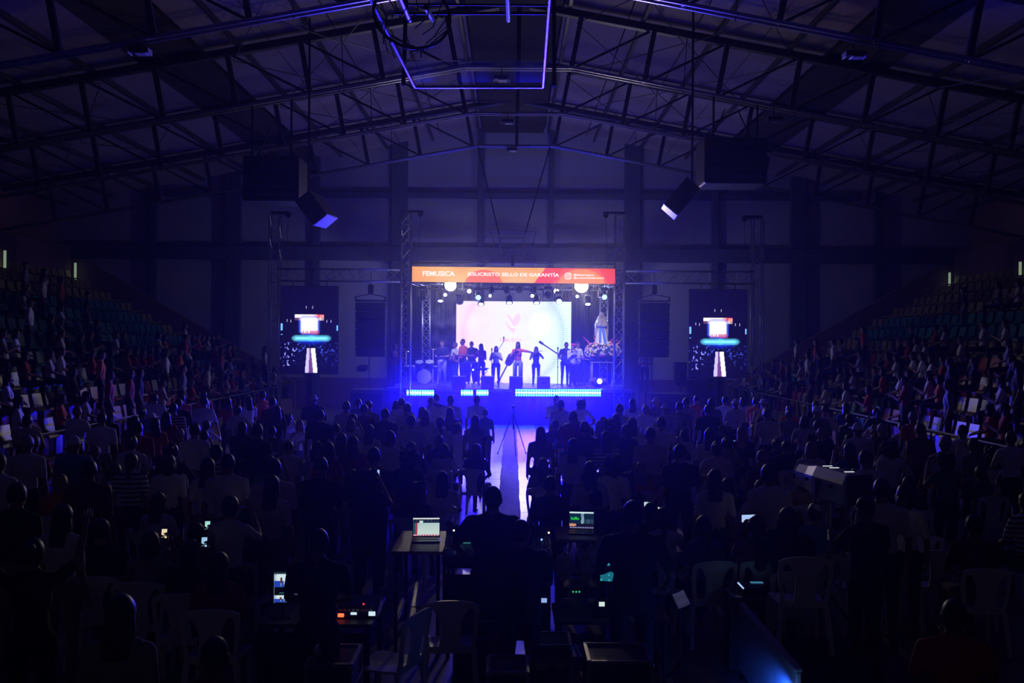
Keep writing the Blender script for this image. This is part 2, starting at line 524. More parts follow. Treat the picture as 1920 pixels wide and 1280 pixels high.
def seat_mesh():
    m = MB()
    w = 0.21
    prof = [(-0.20, 0.39), (-0.19, 0.42), (0.16, 0.40), (0.20, 0.44), (0.25, 0.72), (0.245, 0.76), (0.225, 0.76), (0.16, 0.45), (0.13, 0.425), (-0.19, 0.445), (-0.215, 0.40)]
    m.prism([(x, z) for x, z in prof], -w, w)
    m.box((0.0, 0, 0.2), (0.06, 0.3, 0.4))
    return m.mesh('stand_seat')
base_seat = seat_mesh()
seat_me = {}
for k, mm in m_seat.items():
    seat_me[k] = base_seat.copy(); seat_me[k].materials.append(mm)
def add_seat(sx, i, y, colr, label):
    o = bpy.data.objects.new('stand_seat', seat_me[colr]); COL.objects.link(o)
    o.location = (sx * (TX(i) + 0.32), y, TZ(i)); o.rotation_euler = (0, 0, 0 if sx > 0 else pi)
    tag(o, label, 'seat', '%s seats on the %s stand' % (colr, 'left' if sx < 0 else 'right'))
ORD = ['first', 'second', 'third', 'fourth', 'fifth', 'sixth', 'seventh', 'eighth', 'ninth', 'tenth', 'eleventh', 'twelfth', 'thirteenth', 'fourteenth', 'fifteenth', 'sixteenth', 'seventeenth', 'eighteenth', 'nineteenth', 'twentieth', 'twenty-first', 'twenty-second', 'twenty-third', 'twenty-fourth']
STAND_PEOPLE = set()
stuff_seats = {k: MB() for k in m_seat}
def seat_colour(sx, i, j):
    if i >= 8: return 'yellow'
    if sx < 0:
        if i >= 4: return 'yellow' if j < 2 else 'teal'
        if i in (2, 3): return 'white' if j % 7 < 3 else 'teal'
        return ('yellow', 'red', 'white', 'red', 'red')[(j // 3) % 5]
    if i >= 5: return 'yellow' if j < 2 or i > 6 else 'teal'
    if i == 4: return 'yellow'
    return ('yellow', 'teal', 'red', 'yellow')[(j // 4) % 4]
for sx in (-1, 1):
    side = 'left' if sx < 0 else 'right'
    for i in range(NT):
        nvis = {8: 12, 9: 12, 10: 12, 7: 12, 6: 12, 5: 12, 4: 12, 3: 13, 2: 14, 1: 16, 0: 18}[i]
        for j in range(46):
            y = 39.9 - j * 0.6
            if y < 12: break
            c = seat_colour(sx, i, j)
            if j < nvis:
                add_seat(sx, i, y, c, '%s plastic seat on %s tier of %s stand, %s from the stage end' % (c, ORD[i], side, ORD[j]))
            else:
                sm = stuff_seats[c]
                q = Matrix.Translation((sx * (TX(i) + .32), y, TZ(i))) @ (Matrix.Identity(4) if sx > 0 else Matrix.Rotation(pi, 4, 'Z'))
                sm.add([q @ v.co for v in base_seat.vertices], [tuple(p.vertices) for p in base_seat.polygons])
for k, sm in stuff_seats.items():
    if sm.v:
        o = obj('stand_seats', sm, m_seat[k], kind='stuff')
        tag(o, 'further %s plastic seats filling the tiers of both stands' % k, 'seats')

# lit gallery openings high on the side walls
m_tube = mat('green_white_tube', (1, 1, 1), emit=(0.62, 0.85, 0.55), strength=0.30)
m_pan = mat('gallery_panel', (0.16, 0.07, 0.07), 0.7)
for sx, near, far, z0, z1, l in ((-1, (8, 34.9), (150, 40.7), 4.85, 6.15, 'left'), (1, (1917, 34.9), (1790, 40.7), 4.65, 6.0, 'right')):
    X = sx * 18.25
    t = thing('gallery_box', 'dark red box panel between upright light tubes, high on the %s side' % l, 'gallery', (X, 37.4, 0), 0, 'lit gallery boxes on the side walls')
    obj('panel', MB().bbox((sx * 0.5, 0, 5.9), (0.5, 5.6, 1.9), 0.03), m_pan, t)
    obj('plinth', MB().box((sx * 0.5, 0, 2.5), (0.5, 5.6, 5.0)), m_conc, t)
    for y in (-2.7, 2.9):
        obj('light_tube', MB().tube((0.1 * sx, y, z0), (0.1 * sx, y, z1), 0.05, n=8), m_tube, t)
    if sx > 0:
        g = MB()
        for k in range(9):
            obj('lamp_or_glint', MB().ell((0.18, -2.3 + .58 * k, z0 - 0.12), (0.05, 0.05, 0.03)), mat('warm_glint', (1, 1, 1), emit=(1, .55, .2), strength=.45), t)  # glowing dots paint reflections off the seat tops
# ================================================================== the stage
X0, X1 = -4.58, 4.42
m_deck = mat('stage_deck_ply', (0.16, 0.14, 0.15), 0.35, var=.2, scale=3)
m_lit_edge = mat('lit_stage_edge', (0.5, 0.5, 0.55), 0.4, 0.3)
m_skirt = mat('stage_skirt_cloth', (0.03, 0.03, 0.045), 0.95, scale=20)
m_drape = mat('stage_drape_cloth', (0.007, 0.0065, 0.011), 0.95, scale=20)

st = thing('stage_platform', 'raised concert stage with black skirt at the end of the aisle', 'stage', (0, SY, 0))
nx, ny = 6, 3
for i in range(nx):
    for j in range(ny):
        w, l = (X1 - X0) / nx, 6.0 / ny
        obj('deck_panel', MB().bbox((X0 + w * (i + .5), l * (j + .5), SZ - .05), (w - .012, l - .012, 0.10), 0.01), m_deck, st)
sk = MB(); n = 150
pts = [(X0 + (X1 - X0) * i / n, 0.03 + 0.025 * sin(i * 1.3) + .012 * sin(i * .37)) for i in range(n + 1)]
vs = [(x, y, z) for x, y in pts for z in (0.0, SZ - .1)]
sk.add(vs, [(2 * i, 2 * i + 2, 2 * i + 3, 2 * i + 1) for i in range(n)])
obj('skirt', sk, m_skirt, st, smooth=True)
for a, b in ((817, 848), (930, 960), (1128, 1186)):
    p, q = P(a, 729, SY), P(b, 730, SY)
    obj('lit_edge', MB().bbox(((p.x + q.x) / 2, -0.012, SZ - .05), ((q - p).length, 0.02, 0.10), 0.004), m_lit_edge, st)  # paler strips paint the deck edge where light catches it
for sx in (X0 + .03, X1 - .03):
    obj('side_skirt', MB().box((sx, 3.0, (SZ - .1) / 2), (0.03, 5.9, SZ - .12)), m_skirt, st)

def wing(a, b, z, label):
    t = thing('stage_wing', label, 'platform', ((a + b) / 2, 35.4, 0))
    w = b - a
    obj('deck', MB().bbox((0, 0, z - .04), (w, 1.6, 0.08), 0.01), m_deck, t)
    obj('front_rail', MB().tube((-w / 2, -0.81, z - .01), (w / 2, -0.81, z - .01), 0.022, n=6), steel, t)
    for x in (-w / 2 + .06, w / 2 - .06):
        for y in (-.72, .72):
            obj('leg', MB().tube((x, y, 0), (x, y, z - .08), 0.03, n=6), dark_steel, t)
    obj('skirt', MB().box((0, -0.74, (z - .1) / 2), (w - .2, .02, z - .12)), m_skirt, t)
wing(P(656, 733, 34.7).x, X0 - .06, 1.20, 'low black side platform left of the stage, below the left speaker array')
wing(P(1218, 738, 34.7).x, P(1292, 738, 34.7).x, 1.13, 'low side platform right of the stage with a pale front rail')

# black drapes either side of the screen
def drape(a, b, y, z0, z1, label):
    t = MB(); n = int((b - a) * 26)
    vs = []; k = 3
    for i in range(n + 1):
        x = a + (b - a) * i / n
        for s in (0, 1):
            for z in (z0, (z0 + z1) / 2, z1):
                vs.append((x, y + 0.05 * sin(i * 1.05) + .02 * sin(i * .31) + s * .012, z))
    fs = []
    for i in range(n):
        for s in (0, 1):
            for j in range(2):
                p = i * 6 + s * 3 + j
                fs.append((p, p + 6, p + 7, p + 1))
    t.add(vs, fs)
    o = obj('stage_drape', t, m_drape, smooth=True)
    tag(o, label, 'drape')
drape(P(768, 600, 40.2).x, P(864, 600, 40.2).x, 40.2, SZ + .01, 5.45, 'tall black pleated drape behind the drums, left of the bright screen')
drape(P(1062, 600, 40.2).x, P(1166, 600, 40.2).x, 40.2, SZ + .01, 5.45, 'tall black pleated drape behind the statue, right of the bright screen')

# ------------------------------------------------------------------ screens
def mixc(a, b, t):
    t = max(0, min(1, t)); return tuple(x + (y - x) * t for x, y in zip(a, b))
def hsh(i, j):
    v = sin(i * 127.1 + j * 311.7) * 43758.5453
    return v - math.floor(v)
def vnoise(x, y):
    i, j = math.floor(x), math.floor(y); fx, fy = x - i, y - j
    fx, fy = fx * fx * (3 - 2 * fx), fy * fy * (3 - 2 * fy)
    return (hsh(i, j) * (1 - fx) + hsh(i + 1, j) * fx) * (1 - fy) + (hsh(i, j + 1) * (1 - fx) + hsh(i + 1, j + 1) * fx) * fy

def main_pic(u, v):
    px, py = 855 + 215 * u, 718 - 153 * v
    c = mixc(lin(228, 205, 245), lin(222, 222, 255), u * 2.2)
    c = mixc(c, lin(205, 240, 255), (u - .62) * 2.6)
    c = mixc(c, lin(245, 200, 225), (0.12 - u) * 5)
    # two rings of halftone dots
    dx, dy = px - 962, (py - 628) * 1.0
    rr = math.hypot(dx, dy)
    if 78 < rr < 104:
        row = round(py / 3.4); ox = (row % 2) * 1.7
        ddx = (px - ox) / 3.4; ddx = ddx - round(ddx); ddy = py / 3.4 - row
        rad = 0.34 * (1 - abs(rr - 93) / 17)
        if math.hypot(ddx, ddy) < rad:
            c = mixc(c, lin(235, 120, 190) if dx < 0 else lin(40, 90, 210), .75)
    return c
led = thing('stage_screen', 'large bright white and lilac screen at the back of the stage', 'screen', (P(962.5, 700, 39.3).x, 39.3, SZ))
wl, hl = 215 / F * 39.3, (718 - 565) / F * 39.3
zl = P(962, 641.5, 39.3).z - SZ
scr_m = screen_mat('main_screen_pixels', 1.3)
grid_picture('screen', wl, hl, 300, 226, main_pic, scr_m, led, (0, -0.06, zl))
obj('casing', MB().bbox((0, 0.01, zl), (wl + .03, 0.12, hl + .03), 0.01), black, led)
for x in (-1.8, 0, 1.8):
    obj('support_leg', MB().box((x, 0.25, zl / 2), (0.06, 0.3, zl)), dark_steel, led)
m_pink = mat('screen_pink', (1, 1, 1), emit=lin(243, 178, 222), strength=1.25)
m_pink2 = mat('screen_rose', (1, 1, 1), emit=lin(248, 196, 216), strength=1.3)
# dove and heart emblem in the middle of the screen
em = MB()
def blob(pts):
    q = [((x - 962) / F * 39.3, P(962, y, 39.3).z - SZ) for x, y in pts]
    em.prism(q, -0.068, -0.064)
blob([(948, 589), (954, 591), (960, 600), (965, 591), (972, 587), (975, 595), (971, 606), (963, 613)])
blob([(947, 598), (951, 607), (957, 614), (966, 617), (962, 624), (954, 619), (949, 609)])
obj('emblem', em, m_pink2, led)
text_mesh('lettering', 'FEMUSICA', 41 / F * 39.3, 7 / F * 39.3, m_pink, led, ((957.5 - 962.5) / F * 39.3, -0.066, P(960, 637.5, 39.3).z - SZ), bold=.012)

def side_pic(ox):
    # live picture of the stage, laid out in the photograph's pixels of the left screen (527..635, 537..700)
    def f(u, v):
        px, py = 527 + 108 * u, 700 - 163 * v
        c = lin(7, 4, 34)
        if 553 < px < 609 and 589 < py < 601:
            c = mixc(lin(255, 245, 235), lin(235, 70, 70), (px - 588) / 10) if py < 596 else mixc(lin(90, 60, 90), lin(255, 220, 200), max(0, 1 - abs(px - 600) / 6) + max(0, 1 - abs(px - 565) / 5))
            if px > 600 and py > 590: c = mixc(c, (1, .8, .7), .3)
        d = max(abs(px - 581) - 13, 0) / 5 + max(abs(py - 610) - 12, 0) / 4
        if d < 1.6: c = mixc((1.1, 1.15, 1.25), mixc(c, lin(40, 80, 255), .5), d)
        if 566 < px < 600 and 619 < py < 627 and vnoise(px * .5, 3) > .45: c = mixc(c, lin(190, 60, 110), .8)
        for a, b in ((558, 584), (587, 612)):
            d = math.hypot(max(a - px, px - b, 0) / 7, (py - 634) / 4.2)
            if d < 1.7: c = mixc(lin(110, 225, 255), c, (d - .25) / 1.4) if d > .25 else lin(140, 235, 255)
        d = math.hypot((px - 585) / 36, (py - 639) / 9)
        if d < 1: c = tuple(a + b * (1 - d) for a, b in zip(c, (0, .02, .6)))
        # aisle, two pale strips
        t = (py - 652) / 46
        if 0 < t <= 1:
            l0, l1 = mixc((577,), (573,), t)[0], mixc((582,), (580,), t)[0]
            r0, r1 = mixc((584,), (589,), t)[0], mixc((592,), (597,), t)[0]
            if l0 < px < l1: c = lin(200, 190, 255)
            if r0 < px < r1: c = lin(240, 245, 255)
            if l1 <= px <= r0: c = lin(110, 60, 130)
        if 641 < py < 688 and not (572 < px < 598 and py > 650):
            n = vnoise(px * .45, py * .33)
            if n > .70: c = mixc(c, lin(70, 90, 235), (n - .70) * 4 * max(0, 1 - (py - 641) / 50))
            if px < 562 and n > .84: c = lin(150, 150, 240)
        if (px < 530.5 and 606 < py < 628 or px > 632 and 609 < py < 622) and vnoise(3, py * .4) > .3: c = lin(120, 190, 255)
        for sx, sy in ((575, 576), (587, 576), (539, 601), (546, 602), (614, 602), (622, 602)):
            if abs(px - sx) < .9 and abs(py - sy) < 2.4: c = lin(190, 180, 215)
        return c
    return f
px_left = lambda x: x < 960
def side_screen(x0, x1, y0, y1, label, d=36.72):
    a, b = P(x0, y0, d), P(x1, y1, d)
    c = (a + b) / 2
    w, h = (x1 - x0) / F * d, (y1 - y0) / F * d
    zs_ = (P(640, 516, 36.8) if px_left(x0) else P(1300, 520, 36.8)).z - .2
    t = thing('led_screen', label, 'screen', (c.x, d, c.z - h / 2))
    grid_picture('screen', w, h, 108, 163, side_pic(0), screen_mat('side_screen_pixels', 1.25), t, (0, -0.055, h / 2))
    obj('casing', MB().bbox((0, 0, h / 2), (w + .04, 0.10, h + .04), 0.01), black, t)
    for x in (-w * .3, w * .3):
        obj('hanger', MB().tube((x, 0, h), (x, 0, zs_ - (c.z - h / 2)), 0.02, n=6), dark_steel, t)
side_screen(527, 634, 537, 700, 'tall live picture screen on the left between lattice tower and speaker array')
side_screen(1292, 1399, 543, 707, 'tall live picture screen on the right between speaker array and lattice tower')

# banner screen over the stage
db = 33.95
bw, bh = 380 / F * db, 28.5 / F * db
bc = P(963, 516, db)
ban = thing('led_banner', 'long orange and red lettered screen above the stage front', 'screen', (bc.x, db, bc.z))
ban.rotation_euler = (0, ROLL * 0.6, 0)
def ban_pic(u, v):
    px, py = 773 + 380 * u, 530 - 28.5 * v
    c = mixc(lin(255, 165, 85), lin(255, 190, 115), vnoise(px * .03, py * .04))
    c = mixc(c, lin(255, 150, 60), (.16 - u) * 4)
    if math.hypot((px - 907) / 35, (py - 534) / 28) < 1: c = lin(250, 118, 82)
    e = px - (1024 - (py - 500) * .75)
    if e > 0: c = lin(240, 78, 70)
    if e > 34: c = lin(246, 92, 78)
    if math.hypot((px - 1090) / 44, (py - 533) / 30) < 1: c = lin(252, 140, 78)
    if px > 1122 + (py - 500) * .6: c = lin(240, 72, 62)
    return c
grid_picture('screen', bw, bh, 380, 40, ban_pic, screen_mat('banner_pixels', 1.05), ban, (0, -0.055, 0))
obj('casing', MB().bbox((0, 0, 0), (bw + .03, .10, bh + .03), 0.01), black, ban)
m_let = mat('banner_white', (1, 1, 1), emit=(1, .95, .92), strength=1.15)
kx = db / F
def btext(body, x0, x1, y0, y1, bold=.03):
    text_mesh('lettering', body, (x1 - x0) * kx, (y1 - y0) * kx, m_let, ban, (((x0 + x1) / 2 - 963) * kx, -0.062, (515.5 - (y0 + y1) / 2) * kx), bold=bold)
btext('FEMUSICA', 793, 853, 509.5, 518.5, .018)
btext('JESUCRISTO SELLO DE GARANTÍA', 876, 1048, 509.5, 519.5, .018)
btext('@elizartejano', 1075, 1114, 511.5, 516.5, .012)
btext('@ordinariaFEMUSICA', 1075, 1133, 517.5, 521.5, .012)
ic = MB()
def rrect(w, h, r, n=5):
    out = []
    for cx, cz, a0 in ((w - r, h - r, 0), (-w + r, h - r, 90), (-w + r, -h + r, 180), (w - r, -h + r, 270)):
        for k in range(n + 1):
            a = R(a0 + 90 * k / n); out.append((cx + r * cos(a), cz + r * sin(a)))
    return out
def flat_ring(mb, outer, inner, y):
    n = len(outer)
    mb.add([(x, y, z) for x, z in outer] + [(x, y, z) for x, z in inner], [(i, (i + 1) % n, n + (i + 1) % n, n + i) for i in range(n)])
k = 6.0 * kx
flat_ring(ic, rrect(k, k, k * .5), rrect(k * .78, k * .78, k * .36), 0)
circ = lambda r, n=20: [(r * cos(2 * pi * i / n), r * sin(2 * pi * i / n)) for i in range(n)]
flat_ring(ic, circ(k * .52), circ(k * .32), 0)
ic.add([(k * .52 + x, 0, k * .5 + z) for x, z in circ(k * .12, 8)], [tuple(range(8))])
for x in (-3.0, -1.0, 1.0, 3.0):
    obj('hanger', MB().box((x, .14, -.1), (.05, .30, .05)), dark_steel, ban)
obj('emblem', ic, m_let, ban, ((1065 - 963) * kx, -0.062, (515.5 - 516) * kx))

# ------------------------------------------------------------------ lattice towers and roof truss of the stage
zt = P(761, 400, 34.27).z
towers = [(761, 34.27, 0, zt, .34, 'front left lattice tower of the stage, beside the banner end'), (1161, 34.27, 0, zt, .34, 'front right lattice tower of the stage, beside the banner end'),
          (799, 39.3, SZ, 5.3, .30, 'rear left lattice tower standing on the stage by the drums'), (1132, 39.3, SZ, 5.3, .30, 'rear right lattice tower standing behind the statue'),
          (515, 36.8, 0, P(515, 402, 36.8).z, .38, 'outer left lattice tower left of the live screen'), (1419, 36.8, 0, P(1419, 410, 36.8).z, .38, 'outer right lattice tower right of the live screen')]
m_lat = mat('lattice_alu', (0.5, 0.5, 0.52), 0.35, 0.85)
for px, d, z0, z1, s, l in towers:
    x = P(px, 600, d).x
    t = box_truss('lattice_tower', l, 'tower', (x, d, z0), (x, d, z1), s, m_lat, .024, group='lattice towers around the stage')
    obj('base_plate', MB().bbox((0, 0, .01), (s + .2, s + .2, .02), .004), dark_steel, t)
    if z1 > 6:
        sg = 1 if px < 960 else -1
        obj('head_block', MB().bbox((sg * .22, 0, z1 - z0 + .05), (.75, s, .10), .02), dark_steel, t)
        obj('pulley', MB().tube((sg * .5, -.06, z1 - z0 - .03), (sg * .5, .06, z1 - z0 - .03), .09, n=12), dark_steel, t)
        obj('hoist_chain', MB().tube((sg * .5, 0, z1 - z0 - .1), (sg * .42, 0, 5.3 - z0), .012, n=5), steel, t)
xl, xr = P(761, 600, 34.27).x, P(1161, 600, 34.27).x
rl, rr_ = P(799, 600, 39.3).x, P(1132, 600, 39.3).x
box_truss('header_truss', 'front roof truss of the stage hidden behind the banner', 'truss', (xl + .2, 34.27, 5.62), (xr - .2, 34.27, 5.62), .32, m_lat, .022)
box_truss('header_truss', 'rear roof truss of the stage carrying the round spotlights', 'truss', (rl, 38.6, 5.22), (rr_, 38.6, 5.22), .28, mat('black_truss', (.03, .03, .035), .5, .5), .03)
box_truss('side_truss', 'slanting side truss between the left stage towers', 'truss', (xl + .1, 34.5, 5.25), (rl, 39.1, 5.3), .28, m_lat, .02)
box_truss('side_truss', 'slanting side truss between the right stage towers', 'truss', (xr - .1, 34.5, 5.25), (rr_, 39.1, 5.3), .28, m_lat, .02)
zs = P(640, 516, 36.8).z
box_truss('screen_truss', 'horizontal lattice truss over the left screen and speaker array', 'truss', (P(523, 516, 36.8).x, 36.8, zs), (P(752, 516, 36.8).x, 36.8, zs), .46, m_lat, .024)
zs2 = P(1300, 520, 36.8).z
box_truss('screen_truss', 'horizontal lattice truss over the right screen and speaker array', 'truss', (P(1170, 520, 36.8).x, 36.8, zs2), (P(1411, 520, 36.8).x, 36.8, zs2), .46, m_lat, .024)

# ------------------------------------------------------------------ lamps on the roof truss
def lens_mat(n, c, s): return mat(n, (1, 1, 1), emit=c, strength=s)
L_warm = lens_mat('blinder_filament', (1.0, .86, .6), 60)
L_warm2 = lens_mat('small_blinder_filament', (1.0, .88, .62), 30)
L_white = lens_mat('white_lens', (.9, .93, 1.0), 5)
L_blue = lens_mat('blue_lens', (.25, .6, 1.0), 3.0)
L_cyan = lens_mat('cyan_lens', (.35, .85, 1.0), 6)
def moving_head(px, py, d, lens, label, tilt=-60, pan=0):
    c = P(px, py, d)
    t = thing('moving_head', label, 'stage light', c, R(pan), 'moving head lamps on the stage roof')
    up = 5.2 - c.z
    obj('base', MB().bbox((0, 0, .27), (.30, .26, .12), .02), dark_plastic, t)
    for s in (-1, 1):
        obj('yoke_arm', MB().bbox((s * .17, 0, .09), (.045, .12, .30), .015), dark_plastic, t)
        obj('clamp', MB().tube((s * .1, 0, .33), (s * .1, 0, up + .01), .025, n=6), alu, t)
    ax = V((0, -cos(R(tilt)), sin(R(tilt))))
    h = obj('head', MB().lathe([(.07, -.17), (.125, -.12), (.14, 0), (.135, .13), (.115, .17)], axis=ax), dark_plastic, t, smooth=True)
    obj('lens', MB().lathe([(.10, .172), (.075, .195), (.02, .205)], axis=ax), lens, h, smooth=True)
def par_can(px, py, d, lens, label, tilt=-40, pan=0, s=1.0):
    c = P(px, py, d)
    t = thing('par_can', label, 'stage light', c, R(pan), 'round spotlights on the stage roof')
    ax = V((0, -cos(R(tilt)), sin(R(tilt))))
    h = obj('can', MB().lathe([(.06 * s, -.2 * s), (.115 * s, -.13 * s), (.12 * s, .10 * s), (.135 * s, .11 * s), (.135 * s, .14 * s)], axis=ax), black, t, smooth=True)
    obj('lens', MB().lathe([(.112 * s, .13 * s), (.09 * s, .145 * s), (.02 * s, .15 * s)], axis=ax), lens, h, smooth=True)
    for k in (-1, 1):
        obj('yoke', MB().box((k * .15 * s, 0, .1 * s), (.012, .04, .24 * s)), dark_steel, t)
    obj('clamp', MB().box((0, 0, .22 * s), (.32 * s, .04, .02)).tube((0, 0, .22 * s), (0, 0, 5.21 - c.z), .02, n=6), dark_steel, t)
def blinder(px, py, d, m, r, label):
    c = P(px, py, d)
    t = thing('blinder_lamp', label, 'stage light', c, 0, 'warm blinder lamps under the banner')
    obj('housing', MB().bbox((0, 0, 0), (r * 2.6, .12, r * 2.6), .02), black, t)
    obj('lamp_disc', MB().lathe([(r, .062), (r * .8, .085), (.01, .095)], axis=(0, -1, 0), n=16), m, t, smooth=True)  # disc widened to take in the lamp's glow
    obj('clamp', MB().tube((0, .03, r), (0, (34.27 if d < 36 else 38.5) - d, (5.47 if d < 36 else 5.12) - c.z), .02, n=6), dark_steel, t)
blinder(845, 535, 34.2, L_warm, .20, 'blazing warm blinder lamp under the word FEMUSICA')
blinder(1090, 536, 34.2, L_warm, .24, 'blazing warm blinder lamp under the red right end of the banner')
blinder(880, 546, 38.3, L_warm2, .075, 'small warm lamp left of the black round spotlights')
blinder(1043, 546, 38.3, L_warm2, .09, 'small starry warm lamp right of the black round spotlights')
moving_head(793, 553, 35.6, glass_lens, 'unlit moving head at the far left of the stage roof', -70)
moving_head(862, 561, 35.6, glass_lens, 'unlit grey moving head hanging over the left edge of the screen', -85)
moving_head(897, 555, 36.3, L_blue, 'moving head with a pale blue eye left of the black spotlights', -20)
moving_head(1027, 554, 36.3, glass_lens, 'unlit moving head tilted up right of the black spotlights', 30)
moving_head(1048, 562, 36.3, L_cyan, 'moving head glowing cyan over the right of the screen', -25)
moving_head(1131, 555, 36.3, L_blue, 'moving head with a blue white eye above the statue', -15, 12)
for px, l in ((921, 'first'), (950, 'second'), (974, 'third'), (1001, 'fourth')):
    par_can(px, 544, 38.1, glass_lens, '%s black unlit round spotlight from the left on the rear truss' % l, 5, s=1.05)
par_can(902, 565, 37.2, L_white, 'lit white spotlight hanging beside the pale blue moving head', -55)
par_can(955, 562, 37.2, L_white, 'lit white spotlight hanging in the middle above the screen', -60)
par_can(1006, 562, 37.2, L_white, 'lit white spotlight hanging right of the middle above the screen', -60)
par_can(826, 558, 36.3, lens_mat('violet_lens', (.45, .5, 1), 5), 'spotlight with a violet beam at the left below the big blinder', -65)
par_can(1102, 564, 36.3, L_white, 'lit white spotlight below the right big blinder', -65)
par_can(835, 552, 37.6, L_white, 'small white spotlight just under the left big blinder', -10, s=.7)
par_can(919, 554, 37.6, L_white, 'small white spotlight below the first black round one', -10, s=.6)
par_can(998, 554, 37.6, L_white, 'small white spotlight below the fourth black round one', -10, s=.7)
par_can(1082, 555, 37.6, L_white, 'small pinkish white spotlight left of the right big blinder', -10, s=.6)

for y, l in ((35.6, 'nearest the banner'), (36.3, 'second from the banner'), (37.2, 'third from the banner'), (37.6, 'fourth from the banner'), (38.1, 'just in front of the rear truss')):
    t = thing('lighting_bar', 'black lighting bar across the stage roof, ' + l, 'pipe', (0, y, 5.2))
    f_ = (y - 34.5) / 4.6
    a_, b_ = xl + .1 + (rl - xl - .1) * f_, xr - .1 + (rr_ - xr + .1) * f_
    obj('pipe', MB().tube((a_, 0, .03), (b_, 0, .03), .03, n=8), dark_steel, t)
    for x in (a_, b_): obj('pipe_clamp', MB().bbox((x, 0, .03), (.09, .09, .12), .01), dark_steel, t)
# wash bars along the stage edge
L_core = lens_mat('wash_bar_led', (.20, .75, 1.0), 26)
L_halo = lens_mat('wash_bar_halo_led', (.02, .32, 1.0), 15)  # outer rows added to imitate the bars' cyan halo
for n_, (a, b, k_) in enumerate(BARS):
    p, q = P(a, 735, SY - .2), P(b, 737, SY - .2)
    c = (p + q) / 2; L = (q - p).length
    lab = ['glowing cyan wash bar at the left end of the stage edge', 'short glowing wash bar left of the standing head at the stage edge', 'short glowing wash bar right of the standing head at the stage edge',
           'long glowing wash bar right of the aisle on the stage edge', 'glowing wash bar at the right end of the stage edge'][n_]
    t = thing('wash_bar', lab, 'stage light', (c.x, c.y, c.z), 0, 'blue wash bars along the stage edge')
    tall = .30 if n_ > 2 else .22
    obj('housing', MB().bbox((0, .06, 0), (L, .10, tall), .015), black, t)
    cnt = max(4, int(L / .085))
    for z, mm_ in ((0, L_core), (tall * .3, L_halo), (-tall * .3, L_halo)):
        m = MB()
        for i in range(cnt):
            x = -L / 2 + L * (i + .5) / cnt
            m.lathe([(.036, 0), (.03, .012), (.008, .016)], c=(x, .01, z), axis=(0, -1, 0), n=8)
        obj('led_row', m, mm_, t, kind='stuff')
    for s in (-.4, .4):
        obj('bracket', MB().box((s * L, .13, .0), (.04, .12, .03)), dark_steel, t)

# ------------------------------------------------------------------ speaker arrays
def line_array(px0, px1, y0, y1, label, sgn, d=35.6):
    c = P((px0 + px1) / 2, y0, d); w = (px1 - px0) / F * d; n = 6; hh = (y1 - y0) / F * d / n
    t = thing('speaker_array', label, 'loudspeaker', (c.x, d, c.z), R(6 * sgn), 'hanging speaker arrays either side of the stage')
    for i in range(n):
        rot = Matrix.Rotation(R(1.5 * i), 3, 'X')
        cb = obj('cabinet', MB().bbox((0, .012 * i * i * .5, -hh * (i + .5)), (w * (1 - .006 * i), .62, hh - .012), .02, rot), dark_plastic, t)
        obj('grille', MB().bbox((0, .012 * i * i * .5 - .315, -hh * (i + .5)), (w * .9, .02, hh - .05), .006, rot), mat('speaker_grille', (.018, .018, .02), .6), cb)
        for s in (-1, 1):
            obj('rigging_link', MB().bbox((s * (w / 2 + .012), -.1, -hh * (i + .5)), (.022, .06, hh * .8), .006).ell((s * (w / 2 + .02), -.2, -hh * (i + .2)), .025), steel, cb)
    obj('bumper_frame', MB().bbox((0, 0, .07), (w + .06, .5, .06), .01).bbox((-w / 2, -.2, .14), (.08, .06, .14), .01).bbox((w / 2, -.2, .14), (.08, .06, .14), .01).tube((-w / 2, -.2, .2), (0, 0, .32), .02).tube((w / 2, -.2, .2), (0, 0, .32), .02), steel, t)
    obj('hoist', MB().bbox((0, 0, .5), (.22, .2, .34), .04), black, t)
    obj('hoist_chain', MB().tube((0, 0, .6), (0, 0, 5.55 - c.z), .02, n=6), steel, t)
    zb = -hh * n
    obj('speaker_cable', MB().path([(-.05, .2, zb + .05), (-.06, .25, zb - .6), (-.02, .2, 1.22 - c.z)], .02), black, t)
line_array(668, 723, 567, 667, 'black hanging speaker array left of the stage', 1)
line_array(1199, 1254, 568, 668, 'black hanging speaker array right of the stage', -1)

# ------------------------------------------------------------------ things on the stage floor
m_wedge = mat('wedge_paint', (.16, .16, .18), .6)
for px, l in ((861, 'leftmost'), (914, 'second'), (967, 'third'), (1019, 'rightmost')):
    x = P(px, 720, 35.0).x
    t = thing('monitor_wedge', l + ' monitor wedge of the four along the stage front', 'loudspeaker', (x, 35.0, SZ), 0, 'monitor wedges along the stage front')
    w = .235
    obj('cabinet', MB().prism([(-.26, 0), (.24, 0), (.26, .10), (-.02, .44), (-.20, .42)], -w, w, xf=Matrix(((0, 1, 0, 0), (1, 0, 0, 0), (0, 0, 1, 0), (0, 0, 0, 1)))), m_wedge, t)
    obj('grille', MB().prism([(.255, .12), (.01, .425), (.03, .44), (.275, .135)], -w * .9, w * .9, xf=Matrix(((0, 1, 0, 0), (1, 0, 0, 0), (0, 0, 1, 0), (0, 0, 0, 1)))), dark_plastic, t)
    obj('handle', MB().bbox((0, -.235, .22), (.14, .02, .05), .008), black, t)
    obj('top_plate', MB().bbox((0, -.115, .437), (.46, .19, .012), .004, Matrix.Rotation(R(6), 3, 'X')), mat('wedge_top', (.5, .5, .55), .5), t)

